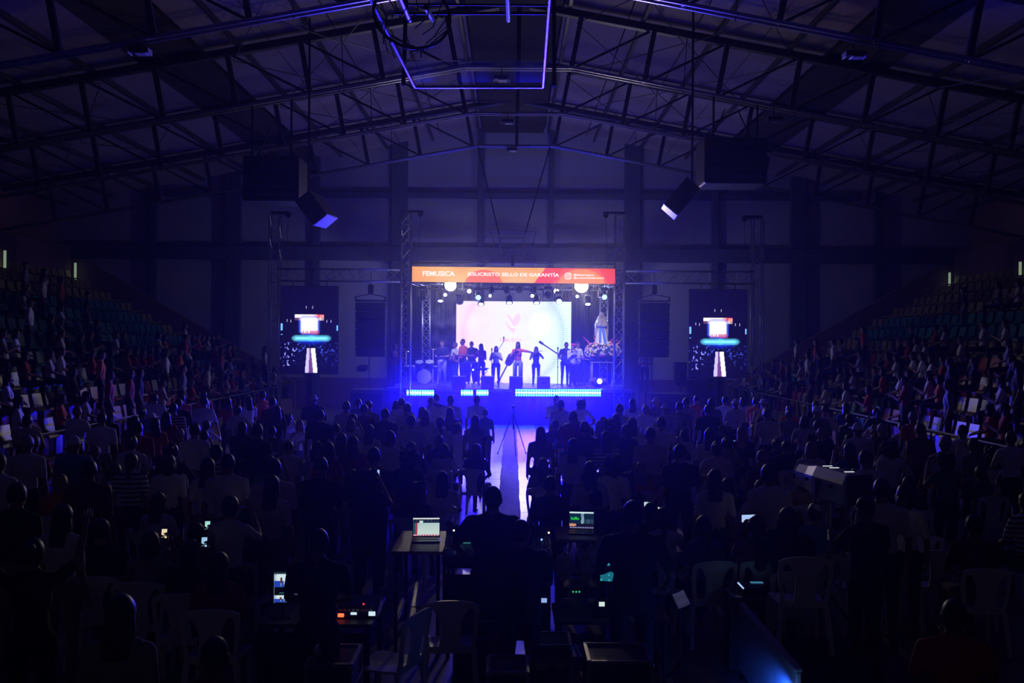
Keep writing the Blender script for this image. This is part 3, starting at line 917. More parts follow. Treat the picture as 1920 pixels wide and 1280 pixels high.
def mic_stand(px, py_top, d, label, z0=SZ, boom=None):
    p = P(px, py_top, d); zt_ = p.z - z0
    t = thing('mic_stand', label, 'microphone stand', (p.x, d, z0), 0, 'microphone stands on the stage')
    for k in range(3):
        a = 2 * pi * k / 3 + .5
        obj('leg', MB().tube((0, 0, .12), (.3 * cos(a), .3 * sin(a), .012), .011, n=6), black, t)
    obj('pole', MB().tube((0, 0, .02), (0, 0, zt_), .013, n=6), black, t)
    obj('collar', MB().tube((0, 0, zt_ * .55), (0, 0, zt_ * .55 + .06), .02, n=8), black, t)
    tip = V((0, -.0, zt_))
    if boom:
        tip = V((boom[0], boom[1], zt_ + boom[2]))
        obj('boom', MB().tube(V((0, 0, zt_)) - (tip - V((0, 0, zt_))) * .3, tip, .012, n=6), steel, t)
    obj('microphone', MB().tube(tip, tip + V((0, .02, .14)), .014, .022, n=8).ell(tip + V((0, .025, .16)), .032), dark_plastic, t)
mic_stand(967, 668, 35.5, 'microphone stand right in front of the singer in white trousers')
mic_stand(922, 662, 35.6, 'microphone stand at shoulder height left of the girl in a pale top')
mic_stand(1046, 660, 36.2, 'straight microphone stand in front of the bass player')
mic_stand(934, 656, 38.0, 'microphone stand with a boom slanting up before the screen', boom=(.22, -.1, .34))
mic_stand(1091, 698, 35.6, 'low microphone stand in front of the man in a white shirt')

# drum kit at the left back
dk = thing('drum_kit', 'dark drum kit with cymbals behind the man in pale trousers', 'drum kit', (P(797, 700, 38.2).x, 38.0, SZ))
m_shell = mat('drum_shell', (.05, .04, .10), .25)
m_head = mat('drum_head', (.55, .55, .6), .5)
m_cym = mat('cymbal_brass', (.55, .42, .18), .25, .95)
def drum(name, c, r, h, ax):
    o = obj(name, MB().lathe([(r, -h / 2), (r, h / 2)], c=c, axis=ax, n=18), m_shell, dk, smooth=False)
    obj('drum_skin', MB().lathe([(r * .98, h / 2 + .002), (r * .97, h / 2 + .012)], c=c, axis=ax, n=18), m_head, o)
    obj('hoop', MB().ring(V(c) + V(ax).normalized() * h / 2, r, .012, ax, 18, 5), chrome, o)
drum('bass_drum', (0, 0, .30), .29, .42, (0, -1, 0))
drum('tom', (-.2, -.05, .78), .16, .2, (0, -.5, 1)); drum('tom', (.2, -.05, .78), .17, .22, (0, -.5, 1))
drum('floor_tom', (-.62, .2, .5), .22, .4, (0, -.1, 1)); drum('snare_drum', (.5, .2, .62), .18, .14, (0, -.1, 1))
for x, y, z in ((-.75, .1, 1.32), (.75, .05, 1.22), (.3, .3, 1.4)):
    s = obj('cymbal_stand', MB().tube((x, y, .02), (x, y, z), .014, n=6).tube((x, y, .2), (x + .22, y - .1, .0), .01).tube((x, y, .2), (x - .2, y - .1, .0), .01).tube((x, y, .2), (x, y + .24, .0), .01), chrome, dk)
    obj('cymbal', MB().lathe([(.24, -.006), (.1, .012), (.03, .03)], c=(x, y, z), axis=(.12, -.3, 1), n=18), m_cym, s, smooth=True)
for x, y in ((-.5, .05), (-.74, .05), (-.62, .36)):
    obj('leg', MB().tube((x, y, 0), (x, y, .35), .01, n=6), chrome, dk)
obj('snare_stand', MB().tube((.5, .2, 0), (.5, .2, .56), .02, n=6), chrome, dk)

# congas and keyboard
for px, l in ((876, 'left hand conga drum before the man in an orange shirt'), (891, 'right hand conga drum before the man in an orange shirt')):
    x = P(px, 690, 36.0).x
    t = thing('conga_drum', l, 'drum', (x, 36.0, SZ), 0, 'conga drums')
    b = obj('shell', MB().lathe([(.10, .18), (.14, .45), (.155, .65), (.13, .92)], n=16), mat('conga_wood', (.30, .10, .06), .35), t, smooth=True)
    obj('skin', MB().lathe([(.13, .92), (.125, .93), (.02, .932)], n=16), m_head, t, smooth=True)
    obj('hoop', MB().ring((0, 0, .915), .135, .008, n=16, k=5), chrome, t)
    for k in range(3):
        a = 2 * pi * k / 3
        obj('leg', MB().tube((.11 * cos(a), .11 * sin(a), .3), (.2 * cos(a), .2 * sin(a), 0), .012, n=6), chrome, t)
p = P(901.5, 692, 35.5)
kb = thing('keyboard', 'black keyboard on a stand with a green white light at each end', 'keyboard', (p.x, 35.5, SZ))
kz = p.z - SZ
obj('body', MB().bbox((0, 0, kz), (.62, .26, .08), .015), dark_plastic, kb)
obj('keys', MB().bbox((0, .05, kz + .045), (.54, .12, .014), .004), white_plastic, kb)
for s in (-1, 1):
    obj('stand_leg', MB().tube((s * .26, -.02, 0), (-s * .26, .02, kz - .04), .014, n=6), black, kb)
    obj('lamp_or_glint', MB().ell((s * .28, -.14, kz - .02), .035), lens_mat('green_white_led', (.4, 1, .8), 3.5), kb)

# statue on its flower table
d = 37.0
tx = P(1129, 700, d).x
zt_ = P(1129, 678, d).z
t = thing('flower_table', 'thin legged table under the flowers and the statue', 'table', (tx, d, SZ))
obj('table_top', MB().bbox((0, 0, zt_ - SZ - .02), (.92, .7, .04), .01), mat('table_cloth_blue', (.18, .16, .25), .8), t)
for sx in (-.41, .41):
    for sy in (-.3, .3):
        obj('leg', MB().tube((sx, sy, 0), (sx, sy, zt_ - SZ - .04), .022, n=8), mat('pale_wood', (.5, .42, .34), .5), t)
    obj('stretcher', MB().tube((sx, -.3, .25), (sx, .3, .25), .014, n=6), mat('pale_wood', (.5, .42, .34), .5), t)
def flowers(name, label, c, rx, ry, rz, n, spikes, full=True):
    t = thing(name, label, 'flowers', c)
    obj('foliage', MB().ell((0, 0, rz * .48), (rx * .86, ry * .86, rz * .46), 14, 8), mat('leaf_green', (.03, .08, .03), .7, var=.4), t, smooth=True)
    cols = [('white_blossom', (.75, .72, .62), .40), ('yellow_blossom', (.72, .55, .12), .28), ('pink_blossom', (.72, .18, .30), .14), ('lilac_blossom', (.42, .36, .62), .18)]
    sets = {c_[0]: MB() for c_ in cols}
    for i in range(n):
        a = rnd.uniform(0, 2 * pi); e = rnd.uniform(-.45, 1) ; e = math.asin(max(-.9, min(.98, e)))
        p = V((rx * cos(e) * cos(a), ry * cos(e) * sin(a), rz * .5 + rz * .5 * sin(e)))
        r = rnd.random(); k = 0
        for nm, cc, w in cols:
            if r < w: break
            r -= w
        s = rnd.uniform(.035, .055)
        nrm = V((cos(e) * cos(a), cos(e) * sin(a), sin(e)))
        q = nrm.to_track_quat('Z', 'Y')
        mb = sets[nm]
        mb.ell(p, s * .45, 6, 4)
        for j in range(5):
            b = 2 * pi * j / 5 + i
            o_ = q @ V((s * .7 * cos(b), s * .7 * sin(b), s * .1))
            mb.ell(p + o_, (s * .5, s * .5, s * .3), 5, 4, rot=q.to_matrix())
    for nm, cc, w in cols:
        if sets[nm].v: obj('blossoms', sets[nm], mat(nm, cc, .7, var=.25), t, kind='stuff')
    for i in range(spikes):
        a = pi * (i + .5) / spikes + rnd.uniform(-.1, .1)
        base = V((rx * .6 * cos(a), ry * .2, rz * .75))
        tip = base + V((cos(a) * .38, rnd.uniform(-.1, .1), rnd.uniform(.2, .42)))
        m = MB().tube(base, tip, .008, .003, n=5)
        for k in range(8):
            f = .3 + .7 * k / 8
            m.ell(base.lerp(tip, f) + V((rnd.uniform(-.02, .02), rnd.uniform(-.02, .02), 0)), .034 * (1.25 - f), 6, 4)
        obj('flower_spike', m, mat('spike_red', (.62, .10, .16), .7), t)
    return t
flowers('flower_arrangement', 'large mound of white, yellow and pink flowers under the statue', (tx + .02, d, zt_), .70, .42, .78, 330, 11)
flowers('flower_arrangement', 'small flower arrangement on the stage floor below the statue table', (P(1122, 720, 36.4).x, 36.4, SZ), .36, .25, .36, 80, 0)
p = P(1124, 715, 35.9)
t = thing('floor_spotlight', 'bright floor spotlight in front of the small flowers', 'stage light', (p.x, 35.9, SZ))
hz_ = p.z - SZ
obj('can', MB().lathe([(.07, -.2), (.11, -.12), (.12, .06)], c=(0, 0, hz_), axis=(0, -1, .15), n=14), black, t, smooth=True)
obj('lens', MB().lathe([(.105, .05), (.08, .075), (.02, .085)], c=(0, 0, hz_), axis=(0, -1, .15), n=14), lens_mat('floor_spot_lens', (.55, .85, 1), 9), t, smooth=True)
obj('bracket', MB().box((0, .05, .02), (.3, .2, .03)).box((.13, .05, hz_ * .5), (.02, .05, hz_)).box((-.13, .05, hz_ * .5), (.02, .05, hz_)), dark_steel, t)

# small box and sign on the back wall, loudspeaker on the right
p = P(682, 688, YB - .1)
t = obj('wall_box', MB().bbox((0, 0, 0), (.36, .12, .2), .02), mat('sign_dark', (.06, .04, .06), .6), loc=(p.x, YB - .1, p.z))
tag(t, 'small dark box on the back wall below the left speaker array', 'wall box')
p = P(1277, 700, 40.6)
t = thing('loudspeaker', 'black loudspeaker cabinet by the back wall left of the right screen', 'loudspeaker', (p.x, 40.8, 1.1))
obj('cabinet', MB().bbox((0, 0, .55), (.5, .5, 1.0), .03), dark_plastic, t)
obj('woofer', MB().lathe([(.19, .252), (.12, .245), (.05, .262)], c=(0, 0, .38), axis=(0, -1, 0), n=16), black, t, smooth=True)
obj('stand', MB().tube((0, 0, -1.1), (0, 0, .06), .03, n=8).box((0, 0, -1.085), (.5, .5, .03)), dark_steel, t)

# ------------------------------------------------------------------ folded basketball backboards
m_glass = bpy.data.materials.new('backboard_glass'); m_glass.use_nodes = True
g = m_glass.node_tree.nodes['Principled BSDF']
g.inputs['Base Color'].default_value = (.8, .85, .95, 1); g.inputs['Roughness'].default_value = .05
g.inputs['Transmission Weight'].default_value = 1.0; g.inputs['IOR'].default_value = 1.02
m_bedge = mat('backboard_edge_alu', (.75, .75, .78), .25, .9)
A, B = P(778, 163, 13.7), P(1018, 163, 13.7)
C, D_ = P(690, -12, 10.1), P(1031, -12, 10.1)
bb = thing('basketball_backboard', 'glass basketball backboard folded up under the roof with blue lit edges', 'backboard', (A.x, A.y, A.z))
q = lambda p: p - A
for a, b in ((A, B), (A, C), (B, D_)):
    obj('frame_edge', MB().tube(q(a), q(b), .022, n=6), m_bedge, bb)
gl = [q(A) + V((.02, 0, .02)), q(B) + V((-.02, 0, .02)), q(B).lerp(q(D_), .32) + V((0, 0, .02)), q(A).lerp(q(C), .32) + V((0, 0, .02))]
obj('glass_pane', MB().add([p for p in gl] + [p + V((0, 0, .012)) for p in gl], [(0, 1, 2, 3), (7, 6, 5, 4), (0, 4, 5, 1), (1, 5, 6, 2), (2, 6, 7, 3), (3, 7, 4, 0)]), m_glass, bb)
m_rod = mat('white_strut', (.75, .75, .8), .3, .3)
for a, b in (((768, 38, 10.9), (748, -8, 10.0)), ((953, 38, 10.9), (951, -8, 10.0))):
    obj('strut', MB().tube(q(P(*a)), q(P(*b)), .028, n=8), m_rod, bb)
for (a, b, r) in (((765, 8, 10.4), (1028, 10, 10.4), .012), ((738, 25, 11.0), (1034, 25, 11.0), .018)):
    obj('cross_bar', MB().tube(q(P(*a)), q(P(*b)), r, n=6), dark_steel, bb)
for x in (-.2, 2.0):
    obj('ceiling_strut', MB().tube((x, .3, .1), (x, 1.2, 10.9 - A.z), .03, n=6), dark_steel, bb)
rc = P(772, 30, 9.0)
obj('hoop', MB().ring(q(rc), .36, .016, (.1, .75, 1), 28, 6), mat('hoop_dark', (.15, .04, .03), .4), bb)
nt_ = MB()
for i in range(14):
    a = 2 * pi * i / 14; qq = V((.1, .75, 1)).to_track_quat('Z', 'Y')
    p0 = qq @ V((.36 * cos(a), .36 * sin(a), 0)); p1 = qq @ V((.24 * cos(a + .35), .24 * sin(a + .35), -.22)); p2 = qq @ V((.2 * cos(a), .2 * sin(a), -.42))
    nt_.path([p0, p1, p2], .006, 4)
obj('net', nt_, mat('net_cord', (.3, .3, .32), .8), bb, q(rc), kind='stuff')
obj('hoop_bracket', MB().tube(q(rc) + V((0.1, .34, .2)), q(P(780, 163, 13.7)) + V((.4, -2.0, .3)), .03, n=6), dark_steel, bb)

d = 33.8
bb2 = thing('basketball_backboard', 'far basketball backboard folded up above the orange banner', 'backboard', P(961, 487, d))
o0 = P(961, 487, d); q2 = lambda px, py, dd: P(px, py, dd) - o0
for a, b in ((915, 957), (965, 1006)):
    pts = [q2(a - (2 if a < 930 else 0), 481, d), q2(b, 482, d), q2(b, 492, d - .55), q2(a + 2, 493, d - .55)]
    obj('board_half', MB().add(pts + [p + V((0, 0, .04)) for p in pts], [(0, 1, 2, 3), (7, 6, 5, 4), (0, 4, 5, 1), (1, 5, 6, 2), (2, 6, 7, 3), (3, 7, 4, 0)]), mat('board_white', (.72, .72, .76), .45), bb2)
obj('board_frame', MB().tube(q2(914, 481, d), q2(1007, 482, d), .03, n=6).tube(q2(961, 480, d), q2(961, 496, d - .6), .07, n=6), dark_steel, bb2)
obj('top_bar', MB().tube(q2(918, 433, d + .9), q2(1006, 434, d + .9), .02, n=6).tube(q2(918, 437, d + .9), q2(1006, 438, d + .9), .016, n=6), steel, bb2)
for a, b in ((936, 939), (984, 982)):
    obj('mast', MB().tube(q2(a, 440, d + .8), q2(b, 481, d), .035, n=8), m_rod, bb2)
for a, b in ((919, 930), (1005, 998)):
    obj('side_brace', MB().tube(q2(a, 434, d + .9), q2(b, 462, d + .4), .018, n=6), steel, bb2)
for y in (447, 457, 466):
    obj('cross_bar', MB().tube(q2(937, y, d + .5), q2(983, y, d + .5), .012, n=6), dark_steel, bb2)
obj('drop_rod', MB().tube(q2(896, 276, d + 1.5), q2(936, 440, d + .8), .025, n=6).tube(q2(1031, 276, d + 1.5), q2(984, 440, d + .8), .025, n=6), dark_steel, bb2)

# ------------------------------------------------------------------ black boxes and loudspeakers hanging from the roof
def hung_box(x0, x1, y0, y1, d, label):
    a, b = P(x0, y0, d), P(x1, y1, d); c = (a + b) / 2
    t = thing('hanging_fan_unit', label, 'hanging box', c)
    w, h = (x1 - x0) / F * d, (y1 - y0) / F * d
    obj('casing', MB().bbox((0, 0, 0), (w, 1.2, h), .04), black, t)
    for s in (-1, 1):
        obj('hanger', MB().tube((s * w * .35, -.5, h / 2), (s * w * .35, -.5, 10.41 - .185 * (abs(c.x + s * w * .35) - 1.46) - c.z), .03, n=6), dark_steel, t)
        obj('hanger_brace', MB().tube((s * w * .35, 0, h / 2), (s * w * .1, 0, h / 2 + .9), .02, n=6), dark_steel, t)
    for k in range(5):
        obj('louvre_slat', MB().box((0, -.61, -h * .36 + k * h * .18), (w * .86, .03, h * .09), Matrix.Rotation(R(35), 3, 'X')), dark_plastic, t)
hung_box(466, 569, 299, 382, 26.5, 'large black box unit hanging from the roof at the left')
hung_box(1313, 1428, 266, 350, 26.5, 'large black box unit hanging from the roof at the right')
m_lit_face = mat('lit_speaker_face', (.42, .40, .46), .35)
def hung_speaker(corners, d, label, back, top):
    """a box seen from below: its lit lower face and the dark body rising behind"""
    pts = [P(px, py, d + dd) for px, py, dd in corners]
    c = sum(pts, V()) / 4
    t = thing('hanging_loudspeaker', label, 'loudspeaker', c)
    lo = [p - c for p in pts]; up = [p + V(back) for p in lo]
    f = [(0, 1, 2, 3), (7, 6, 5, 4), (0, 4, 5, 1), (1, 5, 6, 2), (2, 6, 7, 3), (3, 7, 4, 0)]
    obj('cabinet', MB().add(lo + up, f), black, t)
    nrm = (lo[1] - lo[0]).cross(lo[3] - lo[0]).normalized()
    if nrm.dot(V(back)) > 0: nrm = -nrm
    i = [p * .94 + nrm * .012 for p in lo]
    obj('lit_underside', MB().add(i + [p + nrm * .006 for p in i], f), m_lit_face, t)  # paler colour paints the stage light on this face
    obj('bracket', MB().tube(V(back), V(back) + V((0, 0, roof_z(c.x + back[0]) - c.z - back[2] + .15)), .03, n=6), dark_steel, t)
hung_speaker([(613, 401, 0), (634, 408, 1.35), (610, 428, 1.35), (586, 422, 0)], 24.5, 'dark loudspeaker with a lit underside hanging at the left, beside the black box', (-.46, 0, .60), (0, 0, 1.2))
hung_speaker([(1245, 381, 0), (1271, 403, 0), (1265, 412, .7), (1240, 390, .7)], 24.5, 'dark loudspeaker with a lit lower face hanging at the right, beside the black box', (.58, 0, .68), (0, 0, 1.2))
# ================================================================== people
SKIN, TOP, LEG, SHOE, DARK = 0, 1, 2, 3, 4
class Body:
    """primitives that are fused into one skin, each with its material"""
    def __init__(s):
        s.cap = []; s.el = []
    def c(s, a, b, ra, rb, m): s.cap.append((V(a), V(b), ra, rb, m))
    def e(s, c, r, m): s.el.append((V(c), V(r), m))

def fingers(mb, wrist, direction, normal, side, curl=.6, size=1.0, grip=False):
    """palm is part of the body; four unequal bent fingers and a thumb rooted inside it"""
    d = V(direction).normalized(); n = (V(normal) - d * V(normal).dot(d)).normalized(); s = d.cross(n) * side
    k = size
    for i, (off, L) in enumerate(((-.030, .066), (-.010, .078), (.010, .074), (.029, .058))):
        p = V(wrist) + d * .070 * k + s * off * k
        dd = d
        r = .0092 * k
        for j, f in enumerate((.42, .32, .26)):
            ang = curl * (.55 + .5 * j)
            dd = (dd * cos(ang) + n * sin(ang)).normalized() if j or grip else (d * cos(curl * .4) + n * sin(curl * .4)).normalized()
            q = p + dd * L * f * k
            mb.tube(p, q, r, r * .88, n=5, mi=SKIN); p = q; r *= .88
    p = V(wrist) + d * .028 * k - s * .030 * k
    dd = (d * .62 - s * .68 + n * .35).normalized(); r = .0105 * k
    for f in (.036, .030):
        q = p + dd * f * k; mb.tube(p, q, r, r * .85, n=5, mi=SKIN); p = q; r *= .85
        dd = (dd + d * .35 + n * .35).normalized()

def make_body(name, h=1.70, female=False, sit=False, arms=None, lean=0.0, bulk=1.0, voxel=.02, sleeves=True, skirt=False, head_turn=0.0, legs=None, face=True, long_top=False, keep=False, shift=0.0, flare=1.0):
    """facing +Y. arms: {+1 (right, +X) / -1: (elbow, wrist, palm normal, curl)} in metres for h = 1.70"""
    B = Body(); ex = MB()
    sh = .165 if female else .190
    zp = .575 if sit else .93
    dz = zp - .93
    up = lambda z: z + dz
    ln = lambda p: V((p[0] + shift * (p[2] - .93) / .6, p[1] + lean * (p[2] - .93) / .6, p[2] + dz))
    hipw = .105 if female else .098
    kb = bulk
    # trunk
    B.e(ln((0, -.005, .93)), (.168 * kb if female else .160 * kb, .118 * kb, .125), LEG if not long_top else TOP)
    B.e(ln((0, 0, 1.05)), (.135 * kb if female else .152 * kb, .108 * kb, .15), TOP)
    B.e(ln((0, .005, 1.24)), (.150 * kb if female else .172 * kb, .115 * kb, .20), TOP)
    if female: B.e(ln((0, .075, 1.24)), (.125, .07, .075), TOP)
    for s in (-1, 1):
        B.c(ln((0, 0, 1.36)), ln((s * sh, -.005, 1.375)), .075, .058 * kb, TOP)
        B.c(ln((0, 0, 1.43)), ln((s * sh * .75, -.005, 1.39)), .058, .05, TOP)
    B.c(ln((0, 0, 1.40)), ln((0, .012, 1.50)), .062 * (.9 if female else 1), .056 * (.88 if female else 1), SKIN)
    hc = ln((0, .022, 1.583))
    B.e(hc, (.076, .094, .112), SKIN)
    B.e(hc + V((0, .045, -.062)), (.048, .045, .05), SKIN)
    # legs
    for s in (-1, 1):
        hip = V((s * hipw, 0, zp - .03)) + V((shift * -.05, 0, 0))
        if legs and s in legs:
            knee, ank = V(legs[s][0]), V(legs[s][1])
        elif sit:
            knee, ank = V((s * .13, .43, .535)), V((s * .13, .41, .092))
        else:
            knee, ank = V((s * .105, .015, .50)), V((s * .115, -.02, .085))
        B.c(hip, knee, .088 * kb, .060 * flare, LEG)
        B.c(knee, ank, .058 * flare, .042 * flare ** 2, LEG)
        B.e(knee.lerp(ank, .3) + V((0, -.012, 0)), (.055, .058, .10), LEG)
        B.c(ank + V((0, -.03, -.042)), ank + V((0, .13, -.05)), .040, .033, SHOE)
    if skirt:
        for k in range(6):
            t = k / 5
            B.e((0, 0, zp - .05 - .36 * t), (.165 + .05 * t, .13 + .05 * t, .10), LEG)
    # arms
    for s in (-1, 1):
        S_ = ln((s * (sh + .005), -.005, 1.375))
        if arms and s in arms:
            a = arms[s]; E, Wr = V(a[0]) + V((0, 0, dz)), V(a[1]) + V((0, 0, dz)); nrm = V(a[2]); curl = a[3]
        else:
            E, Wr, nrm, curl = V((s * (sh + .055), -.03, up(1.10))), V((s * (sh + .07), .05, up(.86))), V((-s, .2, 0)), .45
        mid = S_.lerp(E, .72)
        B.c(S_, mid if sleeves is True else E, .055 * kb, .050 * kb, TOP)
        B.c(mid, E, .044, .038, SKIN if sleeves is True else TOP)
        B.c(E, E.lerp(Wr, .35), .039, .039, TOP if sleeves == 'long' else SKIN)
        B.c(E.lerp(Wr, .35), Wr, .039, .027, TOP if sleeves == 'long' else SKIN)
        d = (Wr - E).normalized()
        B.c(Wr, Wr + d * .065, .029, .030, SKIN)
        fingers(ex, Wr, d, nrm, s, curl)
    # face
    ft = Matrix.Rotation(head_turn, 3, 'Z')
    if face:
        for s in (-1, 1):
            ex.ell(hc + ft @ V((s * .077, -.008, -.008)), (.012, .024, .034), 6, 5, mi=SKIN)
            ex.ell(hc + ft @ V((s * .031, .083, .004)), (.013, .010, .008), 6, 4, mi=DARK)
            ex.ell(hc + ft @ V((s * .031, .086, .024)), (.020, .007, .004), 6, 4, mi=DARK)
        ex.ell(hc + ft @ V((0, .098, -.022)), (.014, .020, .026), 6, 5, mi=SKIN)
        ex.ell(hc + ft @ V((0, .088, -.062)), (.024, .010, .007), 6, 4, mi=DARK)
    # fuse
    m = MB()
    for a, b, ra, rb, mm in B.cap:
        m.tube(a, b, ra, rb, n=12); m.ell(a, ra, 12, 8); m.ell(b, rb, 12, 8)
    for c, r, mm in B.el:
        m.ell(c, tuple(r), 16, 10)
    src = m.mesh('src')
    o = bpy.data.objects.new('src', src); COL.objects.link(o)
    rm = o.modifiers.new('r', 'REMESH'); rm.mode = 'VOXEL'; rm.voxel_size = voxel
    sm = o.modifiers.new('s', 'SMOOTH'); sm.iterations = 5; sm.factor = .5
    if voxel > .0135:
        dc = o.modifiers.new('d', 'DECIMATE'); dc.ratio = .27 if voxel > .015 else .55
    dg = bpy.context.evaluated_depsgraph_get()
    me = bpy.data.meshes.new_from_object(o.evaluated_get(dg))
    bpy.data.objects.remove(o); bpy.data.meshes.remove(src)
    # material per face from the nearest primitive
    n = len(me.polygons); C_ = np.empty(n * 3); me.polygons.foreach_get('center', C_); C_ = C_.reshape(-1, 3)
    best = np.full(n, 1e9); mid_ = np.zeros(n, dtype=np.int32)
    for a, b, ra, rb, mm in B.cap:
        A_ = np.array(a); D = np.array(b - a); L2 = max(1e-9, float(D @ D))
        t = np.clip(((C_ - A_) @ D) / L2, 0, 1)
        dist = np.linalg.norm(C_ - A_ - t[:, None] * D, axis=1) - (ra + (rb - ra) * t)
        k = dist < best; best[k] = dist[k]; mid_[k] = mm
    for c, r, mm in B.el:
        r_ = np.array(r); q = np.linalg.norm((C_ - np.array(c)) / r_, axis=1)
        dist = (q - 1) * float(min(r))
        k = dist < best; best[k] = dist[k]; mid_[k] = mm
    # add fingers and face
    vs = [tuple(v.co) for v in me.vertices]; fs = [tuple(p.vertices) for p in me.polygons]
    o0 = len(vs)
    vs += ex.v; fs += [tuple(i + o0 for i in f) for f in ex.f]
    mi = list(mid_) + ex.m
    k = h / 1.70
    out = bpy.data.meshes.new(name); out.from_pydata([(x * k, y * k, z * k) for x, y, z in vs], [], fs)
    out.polygons.foreach_set('material_index', [int(i) for i in mi])
    out.polygons.foreach_set('use_smooth', [True] * len(out.polygons))
    bpy.data.meshes.remove(me)
    return {'mesh': out, 'head': hc * k, 'k': k, 'sit': sit, 'female': female, 'turn': head_turn}

def hair_mesh(style):
    """about the head centre, face towards +Y"""
    m = MB()
    def cap_(r, cut=.035, low=-.055):
        k = MB(); k.ell((0, -.012, .012), r, 14, 10)
        keep = []
        for i, f in enumerate(k.f):
            c = sum((V(k.v[j]) for j in f), V()) / len(f)
            if c.z > .045 or (c.y < cut and c.z > low): keep.append(f)
        m.add(k.v, keep)
    if style == 'short': cap_((.084, .100, .112), .02, -.05)
    if style == 'cropped': cap_((.080, .097, .108), -.005, -.03)
    if style in ('long', 'very_long', 'ponytail', 'bun', 'bob', 'curly'):
        cap_((.090, .106, .117), .035, -.12)
    if style in ('long', 'very_long'):
        z1 = -.30 if style == 'long' else -.44
        m.ell((0, -.062, -.09), (.088, .050, .13), 10, 8)
        m.ell((0, -.078, (z1 - .05) / 2), (.092, .040, -z1 / 2 + .06), 12, 9)
        for s in (-1, 1): m.ell((s * .068, -.02, -.10), (.028, .045, .13), 8, 7)
    if style == 'bob':
        m.ell((0, -.05, -.06), (.098, .062, .11), 12, 8)
        for s in (-1, 1): m.ell((s * .076, .0, -.06), (.024, .05, .09), 8, 6)
    if style == 'ponytail':
        m.ell((0, -.115, .03), (.03, .028, .03), 8, 6); m.ell((0, -.135, -.09), (.034, .032, .15), 8, 8)
    if style == 'bun': m.ell((0, -.11, .06), (.05, .048, .046), 10, 7)
    if style == 'curly':
        for i in range(34):
            a = i * 2.4; z = .10 - .26 * i / 34
            rr = sqrt(max(.02, 1 - (z / .15) ** 2)) * .10
            y = sin(a) * rr
            if y > .05 and z < .04: continue
            m.ell((cos(a) * rr, y - .02, z), .042, 6, 5)
    if style in ('cap',):
        k = MB(); k.ell((0, -.010, .012), (.088, .106, .112), 14, 10); m.add(k.v, [f for f in k.f if sum(k.v[j][2] for j in f) / len(f) > .012])
    if style == 'party_hat':
        cap_((.084, .100, .112), .02, -.05)
    me = m.mesh('hair', True)
    return me

VISOR = MB().bbox((0, .125, .026), (.14, .12, .012), .005).mesh('visor')
HAIR = {s: hair_mesh(s) for s in ('short', 'cropped', 'long', 'very_long', 'ponytail', 'bun', 'bob', 'curly', 'cap')}
skins = [mat('skin_%d' % i, c, .55, var=.04, scale=20) for i, c in enumerate(((.38, .20, .13), (.30, .15, .09), (.46, .27, .19), (.20, .10, .065)))]
tops = {'white': (.74, .74, .76), 'black': (.014, .014, .018), 'red': (.42, .035, .03), 'orange': (.72, .15, .035), 'grey': (.22, .22, .24), 'navy': (.02, .025, .08),
        'blue': (.06, .16, .42), 'yellow': (.55, .38, .07), 'pink': (.66, .12, .20), 'cream': (.62, .55, .44), 'green': (.06, .19, .11), 'maroon': (.16, .02, .03)}
top_m = {k: mat('cloth_' + k, c, .85, var=.08, scale=14) for k, c in tops.items()}
# striped cloth: white with dark hoops
def striped():
    m = bpy.data.materials.new('cloth_striped'); m.use_nodes = True; nt = m.node_tree; b = nt.nodes['Principled BSDF']; b.inputs['Roughness'].default_value = .85
    tc = nt.nodes.new('ShaderNodeTexCoord'); w = nt.nodes.new('ShaderNodeTexWave'); w.bands_direction = 'Z'; w.inputs['Scale'].default_value = 5.5
    r = nt.nodes.new('ShaderNodeValToRGB'); r.color_ramp.elements[0].color = (.74, .74, .76, 1); r.color_ramp.elements[1].color = (.05, .05, .09, 1)
    r.color_ramp.elements[0].position = .45; r.color_ramp.elements[1].position = .55
    nt.links.new(tc.outputs['Object'], w.inputs['Vector']); nt.links.new(w.outputs['Fac'], r.inputs['Fac']); nt.links.new(r.outputs['Color'], b.inputs['Base Color'])
    return m
top_m['striped'] = striped()
leg_m = {'jeans': mat('denim', (.035, .055, .12), .9, var=.2), 'dark': mat('dark_trousers', (.02, .02, .025), .9), 'white': mat('white_trousers', (.68, .68, .72), .85), 'khaki': mat('khaki_trousers', (.25, .2, .13), .9)}
shoe_m = {'dark': mat('dark_shoe', (.02, .018, .018), .5), 'white': mat('white_shoe', (.6, .6, .62), .5)}
eye_m = mat('eye_dark', (.03, .015, .012), .4)
hair_m = {'black': mat('hair_black', (.012, .009, .009), .45, var=.2), 'brown': mat('hair_brown', (.06, .032, .02), .5, var=.2), 'grey': mat('hair_grey', (.32, .30, .29), .6, var=.2), 'fair': mat('hair_fair', (.30, .17, .08), .5, var=.2), 'red_cap': mat('cap_red', (.6, .04, .08), .8), 'white_cap': mat('cap_white', (.7, .7, .7), .8)}

